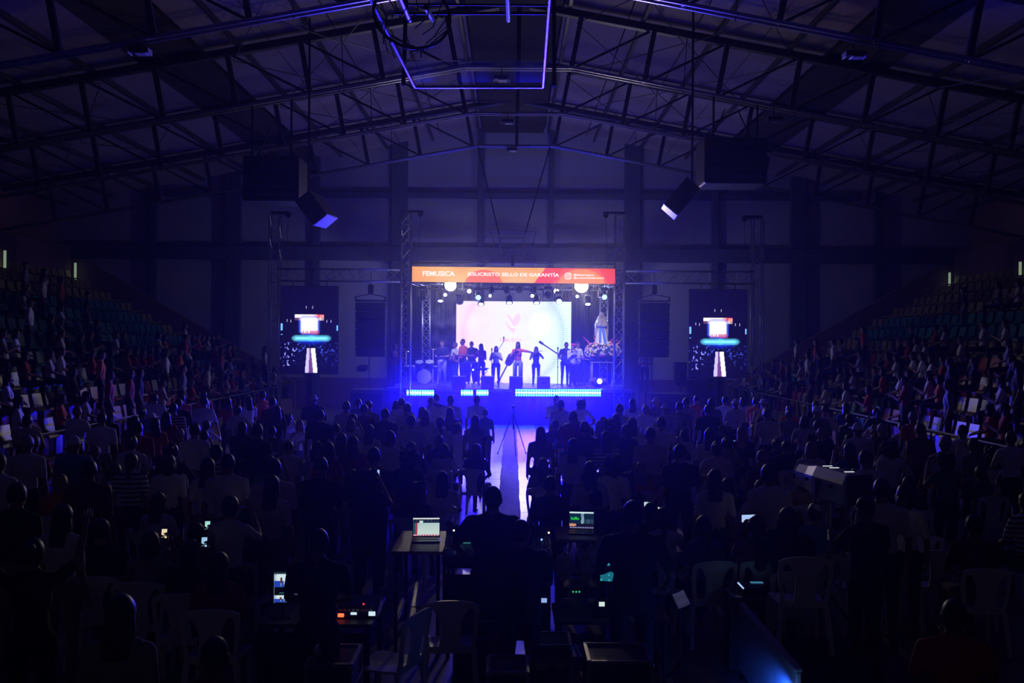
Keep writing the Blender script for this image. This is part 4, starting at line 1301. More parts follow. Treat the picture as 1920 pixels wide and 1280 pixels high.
def person(proto, loc, rz, label, top='white', leg='jeans', shoe='dark', skin=0, hair='short', hcol='black', group=None, scale=1.0, name='person'):
    me = proto['mesh']
    if not me.materials:
        for k in range(5): me.materials.append(None)
    o = bpy.data.objects.new(name, me); COL.objects.link(o)
    o.location = loc; o.rotation_euler = (0, 0, rz); o.scale = (scale,) * 3
    for i, m in enumerate((skins[skin % 4], top_m[top], leg_m[leg], shoe_m[shoe], eye_m)):
        o.material_slots[i].link = 'OBJECT'; o.material_slots[i].material = m
    tag(o, label, 'person', group)
    if hair:
        hm = HAIR[hair]
        if not hm.materials: hm.materials.append(None)
        ho = bpy.data.objects.new('cap' if hair == 'cap' else 'hair', hm); COL.objects.link(ho); ho.parent = o
        ho.location = proto['head']; ho.scale = (proto['k'],) * 3; ho.rotation_euler = (0, 0, proto['turn'])
        if hair == 'cap':
            vo = obj('visor', VISOR, None, ho)
            vo.material_slots[0].link = 'OBJECT'; vo.material_slots[0].material = hair_m[hcol]
        ho.material_slots[0].link = 'OBJECT'; ho.material_slots[0].material = hair_m[hcol]
    return o

# poses shared by the crowd
clap = {1: ((.25, .10, 1.12), (.07, .30, 1.24), (-1, 0, 0), .25), -1: ((-.25, .10, 1.12), (-.07, .30, 1.24), (1, 0, 0), .25)}
fold = {1: ((.27, .06, 1.12), (-.03, .20, 1.12), (0, -1, 0), .3), -1: ((-.27, .06, 1.12), (.05, .19, 1.15), (0, -1, 0), .3)}
phone = {1: ((.26, .16, 1.24), (.10, .34, 1.52), (-.7, -.5, 0), .8), -1: ((-.24, .14, 1.20), (-.08, .32, 1.50), (.7, -.5, 0), .8)}
raise1 = {1: ((.30, .04, 1.52), (.33, .10, 1.78), (0, 1, 0), .15)}
raise2 = {1: ((.32, .04, 1.50), (.36, .10, 1.76), (0, 1, 0), .15), -1: ((-.32, .04, 1.50), (-.36, .10, 1.76), (0, 1, 0), .15)}
lap = {1: ((.25, .06, 1.14), (.12, .30, 1.06), (0, 0, -1), .4), -1: ((-.25, .06, 1.14), (-.12, .30, 1.06), (0, 0, -1), .4)}
akimbo = {1: ((.36, -.06, 1.14), (.19, .02, .98), (-1, 0, 0), .6)}
PR = {
    'man_down': make_body('person_body', 1.72), 'man_fold': make_body('person_body', 1.74, arms=fold, bulk=1.08), 'man_clap': make_body('person_body', 1.70, arms=clap),
    'man_phone': make_body('person_body', 1.70, arms=phone), 'man_raise': make_body('person_body', 1.71, arms=raise1),
    'woman_down': make_body('person_body', 1.60, True), 'woman_clap': make_body('person_body', 1.60, True, arms=clap), 'woman_raise': make_body('person_body', 1.60, True, arms=raise2),
    'woman_phone': make_body('person_body', 1.58, True, arms=phone), 'woman_hip': make_body('person_body', 1.62, True, arms=akimbo),
    'man_sit': make_body('person_body', 1.70, sit=True, arms=lap), 'man_sit_clap': make_body('person_body', 1.70, sit=True, arms=clap), 'woman_sit': make_body('person_body', 1.60, True, sit=True, arms=lap),
    'woman_sit_phone': make_body('person_body', 1.60, True, sit=True, arms=phone), 'child': make_body('person_body', 1.30),
}
# ------------------------------------------------------------------ the players on the stage (facing the hall)
def performer(px, d, h, label, rz=pi, female=False, arms=None, top='white', leg='dark', shoe='dark', skin=0, hair='short', hcol='black', z=SZ, **kw):
    b = make_body('person_body', h, female, arms=arms, voxel=.014, **kw)
    x = P(px, 690, d).x
    return person(b, (x, d, z), rz, label, top, leg, shoe, skin, hair, hcol, group=None), x
play = {1: ((.27, .02, 1.10), (.10, .20, 1.02), (0, -1, 0), .8), -1: ((-.27, .10, 1.14), (-.36, .28, 1.22), (.5, -.5, .6), .9)}
hold = {1: ((.25, .03, 1.10), (.10, .24, 1.08), (-1, 0, .3), .8), -1: ((-.25, .03, 1.10), (-.12, .24, 1.10), (1, 0, .3), .8)}
mic = {1: ((.24, .06, 1.12), (.075, .20, 1.36), (-.6, -.3, .4), 1.0)}
sing = {1: ((.25, .08, 1.14), (.07, .20, 1.38), (-.6, -.3, .4), 1.0), -1: ((-.42, .04, 1.33), (-.67, .10, 1.27), (0, .3, -1), .15)}
performer(829, 36.2, 1.74, 'performer in a navy shirt and pale trousers at the left of the stage', pi - .35, arms=hold, top='navy', leg='white', shoe='white', skin=2, hair='short')
o, x = performer(854, 37.35, 1.66, 'performer in a white shirt playing guitar beside the orange shirt', pi - .9, arms=play, top='white', leg='jeans', skin=1, hair='short', hcol='brown')
g1 = (o, x, 37.35)
performer(868, 36.6, 1.80, 'bearded performer with a shaved head in an orange shirt', pi - 1.0, arms=hold, top='orange', leg='dark', skin=3, hair='cropped', bulk=1.08)
performer(884, 37.8, 1.70, 'performer in a black shirt standing behind the conga drums', pi - .2, arms=fold, top='black', leg='dark', skin=1, hair='short', bulk=1.1)
performer(902, 36.3, 1.62, 'performer with long hair in a pink blouse behind the keyboard', pi - .5, True, arms=mic | {-1: ((-.24, .08, 1.10), (-.10, .26, 1.22), (1, 0, 0), .6)}, top='pink', leg='jeans', skin=2, hair='long', hcol='black', sleeves='long')
performer(930, 36.3, 1.53, 'small performer in a cropped pale top and dark trousers', pi, True, arms=clap, top='white', leg='dark', skin=2, hair='long')
o, xs_ = performer(971, 36.1, 1.70, 'lead singer in an orange shirt and wide white trousers stretching an arm', pi - .15, True, arms=sing, top='orange', leg='white', shoe='white', skin=1, hair='very_long', flare=1.42)
performer(1005, 36.6, 1.52, 'performer in dark clothes playing a flute under the stretched arm', pi + .1, True, arms={1: ((.26, .06, 1.16), (.12, .20, 1.42), (-1, 0, 0), .9), -1: ((-.30, .06, 1.20), (-.10, .22, 1.43), (1, 0, 0), .9)}, top='navy', leg='dark', skin=1, hair='bob', long_top=True)
o, xb = performer(1059, 36.9, 1.70, 'performer in a black shirt playing a long necked bass guitar', pi + .35, arms=play, top='black', leg='dark', skin=3, hair='short', shift=-.05)
performer(1074, 36.3, 1.66, 'performer in a long white shirt and red cap singing', pi + .5, arms=mic | {-1: ((-.26, .06, 1.12), (-.04, .20, 1.12), (0, -1, 0), .3)}, top='white', leg='dark', skin=2, hair='cap', hcol='red_cap', long_top=True, sleeves='long')
performer(1082, 37.2, 1.72, 'performer in a white shirt standing behind the red cap', pi + .7, arms=hold, top='white', leg='dark', skin=1, hair='short', long_top=True)
performer(1100, 37.9, 1.60, 'performer in dark clothes half hidden beside the flower table', pi + .6, arms=hold, top='navy', leg='jeans', skin=1, hair='short', lean=.06)
performer(737, 35.5, 1.66, 'person in a dark red shirt at the left end of the stage', -pi / 2 - .3, arms={1: ((.27, .14, 1.18), (.20, .40, 1.20), (0, 0, -1), .6), -1: ((-.27, .10, 1.12), (-.2, .34, 1.12), (0, 0, -1), .6)}, top='maroon', leg='dark', skin=1, hair='cropped', z=1.20, bulk=1.1, lean=.05)
performer(1209, 36.15, 1.60, 'woman in a pale top standing offstage below the right speaker array', pi + .3, True, arms=fold, top='cream', leg='dark', skin=2, hair='long', z=0.0 if False else 1.13)

# red shirt person by the back wall under the right screen is part of the crowd list below
def guitar(name, label, loc, rz, tilt, body_m, kind='acoustic'):
    t = thing(name, label, 'guitar', loc, rz)
    t.rotation_euler = (0, tilt, rz)
    out = []
    for i in range(28):
        a = 2 * pi * i / 28
        rr = .19 + .035 * cos(2 * a) * (1 if kind == 'acoustic' else 1.1) - .025 * (1 + cos(a)) * .5
        out.append((.25 * cos(a) * (1 if kind == 'acoustic' else .85), rr * sin(a)))
    obj('body', MB().prism(out, -.045 if kind == 'acoustic' else -.02, .045 if kind == 'acoustic' else .02), body_m, t)
    L = .62 if kind == 'acoustic' else .85
    obj('neck', MB().bbox((.22 + L / 2, .03, 0), (L, .025, .05), .006), mat('guitar_neck', (.10, .05, .03), .4), t)
    h = obj('headstock', MB().bbox((.22 + L + .08, .025, 0), (.18, .02, .085), .006), mat('guitar_neck', (.10, .05, .03), .4), t)
    for k in range(4):
        obj('tuning_peg', MB().tube((.22 + L + .02 + .04 * k, .025, .035), (.22 + L + .02 + .04 * k, .025, .065), .008, n=6), chrome, h)
    obj('bridge', MB().bbox((-.10, .05, 0), (.03, .015, .14), .004), black, t)
    if kind == 'acoustic':
        obj('sound_hole', MB().lathe([(.055, .046), (.05, .049)], axis=(0, 1, 0), c=(.06, 0, 0), n=16), black, t)
    else:
        obj('pickup', MB().bbox((.03, .024, 0), (.05, .012, .09), .004).bbox((-.05, .024, 0), (.05, .012, .09), .004), chrome, t)
    return t
m_gw = mat('guitar_wood', (.42, .20, .08), .3); m_gb = mat('bass_body', (.05, .05, .06), .25)
# body plane faces the hall: local +Y must look at -Y
guitar('acoustic_guitar', 'brown acoustic guitar held by the performer beside the orange shirt', (g1[1] + .14, g1[2] - .26, SZ + 1.03), pi - .5, R(-12), m_gw)
guitar('acoustic_guitar', 'acoustic guitar slung at the back of the lead singer', (xs_ - .30, 36.34, SZ + 1.02), pi + .2, R(62), mat('guitar_dark', (.10, .05, .05), .3))
guitar('bass_guitar', 'dark bass guitar whose neck points up to the left', (xb + .02, 36.9 - .30, SZ + 1.04), pi + .12, R(-33), m_gb, 'bass')
fx = P(1005, 700, 36.6).x
t = thing('flute', 'silver flute held across the face of the performer in dark clothes', 'flute', (fx + .12, 36.38, SZ + 1.335))
obj('tube', MB().tube((-.22, 0, -.01), (.30, 0, .04), .011, n=8), chrome, t)
k_ = MB()
for i in range(9): k_.ell((-.12 + .04 * i, 0, .012 + .0035 * i), .012, 6, 4)
obj('keys', k_, alu, t, kind='stuff')
sx_ = P(970, 700, 36.1).x
def handmic(x, y, z, label):
    t = thing('microphone', label, 'microphone', (x, y, z))
    obj('handle', MB().tube((0, 0, -.15), (0, 0, 0), .013, .019, n=8), black, t)
    obj('grille', MB().ell((0, 0, .022), .029, 8, 6), steel, t, smooth=True)
handmic(xs_ - .075, 35.88, SZ + 1.47, 'microphone in the hand of the lead singer')
handmic(P(1074, 700, 36.3).x - .06, 36.08, SZ + 1.45, 'microphone in the hand of the singer in a red cap')
handmic(P(902, 700, 36.3).x - .05, 36.07, SZ + 1.38, 'microphone in the hand of the performer in a pink blouse')

# statue of a robed woman with folded hands
sm_ = MB()
def statue():
    d = 37.0; x = P(1128, 640, d).x
    z0 = P(1128, 678, d).z + .60; z1 = P(1128, 586, d).z
    hh = z1 - z0
    t = thing('robed_statue', 'white robed statue with a blue sash and folded hands above the flowers', 'statue', (x, d, z0))
    k = hh / 1.0
    obj('plinth', MB().lathe([(.16, -.5), (.16, -.02), (.2, 0), (.2, .03)], n=14), mat('plinth_white', (.5, .48, .45), .7), t)
    robe = [(.20, .02), (.19, .15), (.155, .35), (.125, .52), (.12, .62), (.14, .72), (.11, .79), (.055, .82), (.05, .84)]
    m = MB(); n = 28; prof = robe
    vs = []
    for r, z in prof:
        for i in range(n):
            a = 2 * pi * i / n
            f = 1 + .07 * sin(a * 7) * max(0, 1 - z / .6)
            vs.append((r * f * cos(a) * k * 1.05, r * f * sin(a) * k * .85, z * k))
    fs = [(q * n + i, q * n + (i + 1) % n, (q + 1) * n + (i + 1) % n, (q + 1) * n + i) for q in range(len(prof) - 1) for i in range(n)]
    fs += [tuple(reversed(range(n)))]
    m.add(vs, fs)
    obj('robe', m, mat('statue_white', (.72, .66, .52), .6), t, smooth=True)
    obj('head', MB().ell((0, -.01 * k, .90 * k), (.056 * k, .062 * k, .078 * k), 12, 9).ell((0, -.072 * k, .895 * k), (.010 * k, .014 * k, .018 * k), 6, 5), mat('statue_skin', (.55, .38, .27), .6), t, smooth=True)
    veil = MB(); veil.ell((0, .022 * k, .915 * k), (.080 * k, .078 * k, .10 * k), 12, 9)
    for s in (-1, 1):
        veil.tube((s * .06 * k, .02 * k, .90 * k), (s * .145 * k, .03 * k, .68 * k), .035 * k, .06 * k, n=9)
        veil.tube((s * .145 * k, .03 * k, .68 * k), (s * .175 * k, .06 * k, .30 * k), .06 * k, .035 * k, n=9)
    obj('veil', veil, mat('statue_veil', (.62, .60, .50), .6), t, smooth=True)
    ar = MB()
    for s in (-1, 1):
        ar.tube((s * .13 * k, 0, .74 * k), (s * .115 * k, -.08 * k, .58 * k), .045 * k, .045 * k, n=8)
        ar.tube((s * .115 * k, -.08 * k, .58 * k), (s * .02 * k, -.15 * k, .68 * k), .045 * k, .022 * k, n=8)
    obj('sleeve', ar, mat('statue_white', (.72, .66, .52), .6), t, smooth=True)
    hd = MB()
    for s in (-1, 1):
        hd.ell((s * .011 * k, -.165 * k, .72 * k), (.010 * k, .02 * k, .045 * k), 7, 6)
        for j in range(4):
            hd.tube((s * .011 * k, -.18 * k + .011 * j * k, .74 * k), (s * .006 * k, -.18 * k + .010 * j * k, .785 * k - abs(j - 1.3) * .006 * k), .006 * k, .004 * k, n=5)
        hd.tube((s * .012 * k, -.148 * k, .71 * k), (s * .018 * k, -.135 * k, .75 * k), .007 * k, .005 * k, n=5)
    obj('folded_hands', hd, mat('statue_skin', (.55, .38, .27), .6), t, smooth=True)
    ssh = MB(); ssh.ring((0, 0, .575 * k), .128 * k, .018 * k, n=24, k=6)
    for x0, x1, w in ((-.05, -.06, .075), (.02, .10, .085)):
        p = []
        for i in range(9):
            f = i / 8; z = .57 - .52 * f
            r = .125 + .085 * f
            cx = x0 + (x1 - x0) * f
            y = -sqrt(max(.0005, (r * .85 * 1.05) ** 2 - (cx * .8) ** 2)) - .006
            p.append((cx - w * .5, y, z)); p.append((cx + w * .5, y - .002, z))
        ssh.add([(a * k, b * k, c * k) for a, b, c in p], [(2 * i, 2 * i + 1, 2 * i + 3, 2 * i + 2) for i in range(8)])
    obj('sash', ssh, mat('statue_blue', (.02, .12, .55), .5), t, smooth=True)
statue()
# ================================================================== white plastic chairs
def chair_parts():
    t = thing('plastic_chair', 'x', 'chair')
    w = .23
    st = MB(); n = 8
    rows = [(-.20, .425, .205), (-.1, .418, .215), (.05, .418, .225), (.16, .428, .225), (.215, .418, .215), (.235, .39, .20)]
    vs = []
    for y, z, hw in rows:
        for dz in (0, -.018):
            for i in range(5):
                x = -hw + 2 * hw * i / 4
                vs.append((x, y, z + dz + .010 * abs(i - 2) / 2))
    fs = []
    for r in range(len(rows) - 1):
        for i in range(4):
            a = r * 10 + i; b = a + 10
            fs.append((a, a + 1, b + 1, b)); fs.append((a + 5, b + 5, b + 6, a + 6))
        a, b = r * 10, r * 10 + 10
        fs.append((a, b, b + 5, a + 5)); fs.append((a + 4, a + 9, b + 9, b + 4))
    e = (len(rows) - 1) * 10
    fs += [tuple(range(0, 5)) + tuple(range(9, 4, -1)), tuple(reversed(range(e, e + 5))) + tuple(range(e + 5, e + 10))]
    st.add(vs, fs)
    obj('seat', st, white_plastic, t)
    # back: posts, wide centre slat, arched top band
    bk = MB()
    def yb(z): return -.20 - .16 * (z - .42)
    hs = [(.42, .205, .165, .115), (.50, .215, .178, .092), (.60, .228, .192, .085), (.70, .238, .200, .095), (.78, .240, .196, .135), (.82, .236, .170, .170)]
    th = .022
    def strip(f0, f1):
        v = []
        for z, a, b, c in hs:
            for y in (0, -th):
                for x in (f0((a, b, c)), f1((a, b, c))):
                    v.append((x, yb(z) + y - .02 * (1 - (x / .24) ** 2), z))
        f = []
        for r in range(len(hs) - 1):
            o = r * 4
            f += [(o, o + 1, o + 5, o + 4), (o + 2, o + 6, o + 7, o + 3), (o, o + 4, o + 6, o + 2), (o + 1, o + 3, o + 7, o + 5)]
        bk.add(v, f)
    strip(lambda h: -h[0], lambda h: -h[1]); strip(lambda h: h[1], lambda h: h[0]); strip(lambda h: -h[2], lambda h: h[2])
    v = []; m_ = 10
    for i in range(m_ + 1):
        x = -.236 + .472 * i / m_
        zt = .82 + .058 * sqrt(max(0, 1 - (x / .24) ** 2))
        for z in (.805, zt):
            for y in (0, -th):
                v.append((x, yb(z) + y - .02 * (1 - (x / .24) ** 2), z))
    f = []
    for i in range(m_):
        o = i * 4
        f += [(o, o + 4, o + 6, o + 2), (o + 1, o + 3, o + 7, o + 5), (o + 2, o + 6, o + 7, o + 3), (o, o + 1, o + 5, o + 4)]
    bk.add(v, f)
    bk.box((0, yb(.44) - .015, .44), (.42, .03, .06))
    obj('backrest', bk, white_plastic, t)
    for sx in (-1, 1):
        for sy in (-1, 1):
            a = V((sx * .20, .20 if sy > 0 else -.20, .415)); b = V((sx * .235, .235 if sy > 0 else -.265, 0))
            obj('leg', MB().tube(a, b, .030, .022, n=6), white_plastic, t)
    return t
CH0 = chair_parts(); CH_USED = [False]
def chair(x, y, rz, label, z=0.0, group='white plastic chairs'):
    if not CH_USED[0]:
        CH_USED[0] = True; t = CH0; KIDS_OF(t)
        t.location = (x, y, z); t.rotation_euler = (0, 0, rz); tag(t, label, 'chair', group); return t
    return dup(CH0, (x, y, z), (0, 0, rz), label, group)

# ================================================================== the audience
HT = {k: (1.70 - (.355 if v['sit'] else 0)) * v['k'] for k, v in PR.items()}
crowd = []          # dicts
def put(x, d, proto, top='white', hair='short', hcol='black', leg='jeans', rz=None, skin=None, sc=1.0, note=None, z=0.0, phone=False):
    crowd.append(dict(x=x, d=d, proto=proto, top=top, hair=hair, hcol=hcol, leg=leg, rz=rnd.uniform(-.25, .25) if rz is None else rz,
                      skin=rnd.randrange(4) if skin is None else skin, sc=sc, note=note, z=z, phone=phone))
def at(px, py, proto, top='white', hair='short', hcol='black', leg='jeans', sc=1.0, **kw):
    q = P(px, py, 1.0); d = (H - HT[proto] * sc - kw.get('z', 0)) / (H - q.z)
    put(q.x * d, d, proto, top, hair, hcol, leg, sc=sc, **kw)
HAIRWORD = {'bun': 'bun-haired', 'long': 'long-haired', 'bob': 'bob-haired', 'ponytail': 'ponytailed', 'curly': 'curly-haired'}
L_ = [
 (484, 733, 'man_down', 'orange', 'short', -.9), (511, 745, 'man_down', 'maroon', 'short', -.3), (437, 744, 'woman_clap', 'red', 'long', -.8), (466, 743, 'woman_clap', 'white', 'long', -.7),
 (531, 760, 'woman_down', 'black', 'long', -.8), (551, 788, 'woman_sit', 'cream', 'bob', -.8, 'fair'), (600, 768, 'man_down', 'black', 'short'), (654, 752, 'man_down', 'white', 'short'), (686, 751, 'man_down', 'grey', 'cropped'),
 (662, 776, 'woman_down', 'white', 'very_long'), (692, 796, 'woman_down', 'white', 'long'), (630, 794, 'man_sit', 'white', 'short'), (615, 829, 'woman_down', 'red', 'long'), (662, 818, 'woman_down', 'maroon', 'very_long'),
 (585, 857, 'man_down', 'navy', 'cropped'), (446, 849, 'man_down', 'white', 'short'), (512, 888, 'woman_down', 'white', 'very_long'), (525, 862, 'man_down', 'white', 'short'), (566, 905, 'man_sit', 'black', 'short'),
 (487, 917, 'woman_sit', 'cream', 'ponytail', 0, 'fair'), (482, 794, 'man_down', 'black', 'short'), (541, 826, 'man_sit', 'white', 'cropped'),
 (753, 746, 'man_down', 'white', 'short'), (768, 756, 'man_clap', 'white', 'short'), (808, 743, 'man_down', 'white', None), (845, 741, 'man_down', 'white', 'short'), (894, 741, 'man_down', 'white', 'short'),
 (788, 763, 'woman_clap', 'white', 'bob'), (772, 778, 'man_down', 'white', 'short'), (826, 782, 'woman_down', 'white', 'ponytail'), (844, 764, 'woman_down', 'black', 'very_long'), (722, 766, 'man_down', 'black', 'short'),
 (771, 828, 'man_sit', 'navy', 'short'), (822, 816, 'man_sit', 'black', 'short'), (853, 832, 'woman_sit', 'white', 'bob'), (871, 832, 'woman_sit', 'navy', 'bob'), (766, 843, 'woman_down', 'black', 'curly'),
 (829, 884, 'woman_sit', 'white', 'long'), (756, 905, 'woman_sit', 'maroon', 'curly'), (722, 838, 'man_down', 'black', 'short'),
 (1041, 787, 'man_sit', 'navy', 'short'), (1079, 784, 'man_sit_clap', 'white', 'short'), (1091, 790, 'man_sit', 'white', 'short'), (1123, 789, 'woman_sit', 'white', 'long'), (1125, 800, 'man_sit', 'grey', 'short'),
 (1162, 757, 'man_down', 'white', 'short'), (1211, 759, 'woman_down', 'white', 'bun', 0, 'fair'), (1137, 776, 'woman_down', 'navy', 'long'), (1186, 783, 'woman_down', 'white', 'long'), (1240, 782, 'man_phone', 'white', 'short'),
 (1137, 809, 'woman_down', 'striped', 'long'), (1070, 822, 'woman_down', 'white', 'very_long'), (1023, 860, 'woman_sit', 'grey', 'long'), (1109, 868, 'woman_down', 'white', 'long'), (1149, 856, 'woman_down', 'white', 'curly'),
 (1115, 915, 'man_sit', 'navy', 'short'), (1203, 866, 'woman_sit', 'orange', 'long', 0, 'fair'),
 (1274, 753, 'man_down', 'grey', 'short'), (1306, 741, 'man_clap', 'orange', 'cropped', .5), (1328, 758, 'man_down', 'black', 'short'), (1360, 742, 'man_down', 'white', 'short', .4), (1393, 744, 'woman_clap', 'white', 'bob', .5),
 (1417, 744, 'man_clap', 'orange', 'short', .7), (1439, 766, 'man_down', 'white', 'short'), (1508, 780, 'woman_clap', 'white', 'bob', .4), (1296, 806, 'woman_sit', 'white', 'bob', .3), (1318, 800, 'man_sit', 'black', 'short'),
 (1355, 796, 'man_sit', 'navy', 'short'), (1394, 801, 'woman_down', 'black', 'very_long', .2, 'fair'), (1330, 804, 'woman_down', 'white', 'very_long'), (1276, 832, 'man_down', 'navy', 'short'), (1354, 834, 'woman_sit', 'white', 'long'),
 (1341, 880, 'woman_down', 'white', 'very_long'), (1366, 896, 'woman_sit', 'black', 'ponytail'), (1430, 844, 'woman_down', 'maroon', 'long', .1, 'fair'), (1460, 871, 'man_down', 'white', 'short'), (1412, 840, 'woman_sit', 'black', 'bob'),
 (1475, 826, 'man_sit', 'black', 'short'), (1313, 965, 'woman_sit', 'blue', 'ponytail'), (1511, 941, 'man_sit', 'blue', 'short'),
 (1654, 897, 'man_down', 'white', 'short'), (1697, 909, 'woman_down', 'white', 'bob'), (1548, 759, 'man_down', 'white', 'cropped'), (1540, 800, 'man_clap', 'black', None, .3),
 (1828, 964, 'man_sit', 'maroon', 'short'), (251, 850, 'woman_down', 'striped', 'ponytail'), (389, 859, 'woman_down', 'white', 'very_long'), (326, 930, 'woman_phone', 'white', 'bun'),
 (337, 803, 'man_sit', 'red', 'short', 0, 'grey'), (258, 790, 'man_clap', 'red', 'short', -.5), (291, 784, 'woman_clap', 'orange', 'long', -.6), (365, 794, 'man_down', 'white', 'short'), (312, 772, 'woman_down', 'red', 'long', -.6),
 (341, 738, 'man_clap', 'red', 'short', -.8), (383, 733, 'woman_down', 'pink', 'short', -.6), (116, 946, 'woman_down', 'white', 'very_long'), (410, 1036, 'woman_sit', 'red', 'very_long'), (310, 852, 'woman_down', 'white', 'bob'),
 (355, 1196, 'man_sit', 'maroon', 'cropped'), (272, 1115, 'woman_down', 'grey', 'long'), (1790, 1124, 'man_sit', 'red', 'short'), (195, 905, 'man_sit', 'maroon', 'short'), (30, 905, 'man_down', 'black', 'short'), (166, 862, 'man_down', 'maroon', 'short'),
 (215, 975, 'man_sit', 'black', 'short'), (60, 1010, 'woman_raise', 'black', 'bun'), (440, 955, 'man_sit', 'black', 'short'),
]
for r in L_:
    px, py, pr, top, hair = r[:5]
    rz = -r[5] if len(r) > 5 else None
    if rz is not None and rz == 0: rz = None
    at(px, py, pr, top, hair, r[6] if len(r) > 6 else 'black', rz=(rz if rz is None else -rz) if False else rz, leg=rnd.choice(('jeans', 'jeans', 'dark', 'dark', 'khaki')))
# people along the aisle and people with phones
at(910, 767, 'woman_down', 'blue', 'short', sc=.90, leg='dark', note='person standing in the aisle by the tripod, lit blue', rz=0)
at(891, 779, 'woman_down', 'grey', 'very_long', leg='dark', note='tall dark long-haired person standing at the left edge of the aisle', rz=0)
at(1014, 800, 'woman_down', 'grey', 'long', leg='dark', note='long-haired person standing at the right edge of the aisle with folded arms', rz=0)
at(1032, 893, 'man_down', 'navy', 'short', leg='dark', sc=.885, note='dark person standing at the right edge of the aisle nearest the booth', rz=0)
at(1412, 967, 'woman_sit_phone', 'grey', 'ponytail', note='seated person at the rear right holding up a glowing phone', phone=True, rz=0)
at(690, 880, 'woman_phone', 'navy', 'curly', note='curly-haired person left of the aisle holding up a glowing phone', phone=True, rz=0)

# people holding a phone low, found by where the phone glows
PHONES = ((389, 985, 'greenish', 'left rear', (.45, .9, .8), 'woman_sit_phone', 'red', 'bun'), (383, 1016, 'bluish', 'left rear', (.4, .7, 1), 'woman_sit_phone', 'black', 'long'),
          (308, 1000, 'yellowish', 'left rear', (1, .85, .5), 'woman_sit_phone', 'grey', 'bob'), (1212, 948, 'pale green', 'right of the aisle', (.6, .9, .9), 'woman_sit_phone', 'navy', 'bun'),
          (1233, 958, 'cream', 'right of the aisle', (.85, .95, .8), 'woman_sit_phone', 'white', 'ponytail'), (1168, 891, 'tiny blue', 'right of the aisle', (.4, .6, 1), 'woman_sit_phone', 'black', 'curly'),
          (1226, 813, 'sea green', 'right middle', (.5, 1, .9), 'woman_sit_phone', 'white', 'long'), (1378, 830, 'deep blue', 'right middle', (.15, .4, 1), 'woman_sit_phone', 'cream', 'ponytail'))
for px, py, nm, wh, colr, pr, top, hair in PHONES:
    q = P(px, py, 1.0); k = PR[pr]['k']; d = (H - 1.245 * k) / (H - q.z)
    put(q.x * d, d - .40 * k, pr, top, hair, rz=0.0, note='%s seated person at the %s looking at a %s glowing phone' % (HAIRWORD[hair], wh, nm), phone=(colr, nm, wh))
# ease people apart who were read too close together
for it in range(40):
    for i, a in enumerate(crowd):
        for b in crowd[:i]:
            dx, dy = a['x'] - b['x'], a['d'] - b['d']
            need = .56 if PR[a['proto']]['sit'] and PR[b['proto']]['sit'] else .52
            r = math.hypot(dx, dy)
            if r < need:
                k = (need - r) * .25; ux = (dx / r if r > .01 else 1); uy = (dy / r if r > .01 else 0)
                fa, fb = (0 if isinstance(a['phone'], tuple) else 1), (0 if isinstance(b['phone'], tuple) else 1)
                a['x'] += ux * k * fa; a['d'] += uy * k * fa; b['x'] -= ux * k * fb; b['d'] -= uy * k * fb

BOOTH = lambda x, d: (abs(x) < 2.2 and d < 11.4) or (x > 2.0 and x < 3.5 and d < 11.4)
def free(x, d, r=.50):
    if BOOTH(x, d): return False
    return all((c['x'] - x) ** 2 + ((c['d'] - d) * .9) ** 2 > r * r for c in crowd)
# fill the rows of both floor blocks
cols_ = ['white'] * 9 + ['black'] * 4 + ['navy'] * 2 + ['grey', 'grey', 'red', 'maroon', 'orange', 'blue', 'cream', 'yellow', 'striped', 'green']
ND = 14
for k in range(ND):
    d = 23.6 - .96 * k
    for sx in (-1, 1):
        for j in range(12):
            x = sx * (1.15 + .64 * j) + rnd.uniform(-.10, .10) + (.3 if k % 2 else 0) * sx
            dd = d + rnd.uniform(-.15, .15)
            if abs(x) > 8.55 or abs(x) / dd > .60: continue
            if rnd.random() < (.36 if k < 9 else .5): continue
            if not free(x, dd): continue
            sit = rnd.random() < (.38 if k > 2 else .2)
            fem = rnd.random() < .55
            if fem: pr = rnd.choice(('woman_sit', 'woman_sit', 'woman_sit_phone')) if sit else rnd.choice(('woman_down', 'woman_down', 'woman_clap', 'woman_hip', 'woman_phone'))
            else: pr = rnd.choice(('man_sit', 'man_sit', 'man_sit_clap')) if sit else rnd.choice(('man_down', 'man_down', 'man_fold', 'man_clap'))
            hair = rnd.choice(('long', 'long', 'very_long', 'ponytail', 'bun', 'bob', 'curly')) if fem else rnd.choice(('short', 'short', 'short', 'cropped', 'cap'))
            put(x, dd, pr, rnd.choice(cols_), hair, rnd.choice(('black',) * 6 + ('brown', 'brown', 'grey', 'fair')) if hair != 'cap' else 'white_cap', rnd.choice(('jeans', 'dark', 'dark', 'khaki')))
ND_FLOOR = len(crowd)

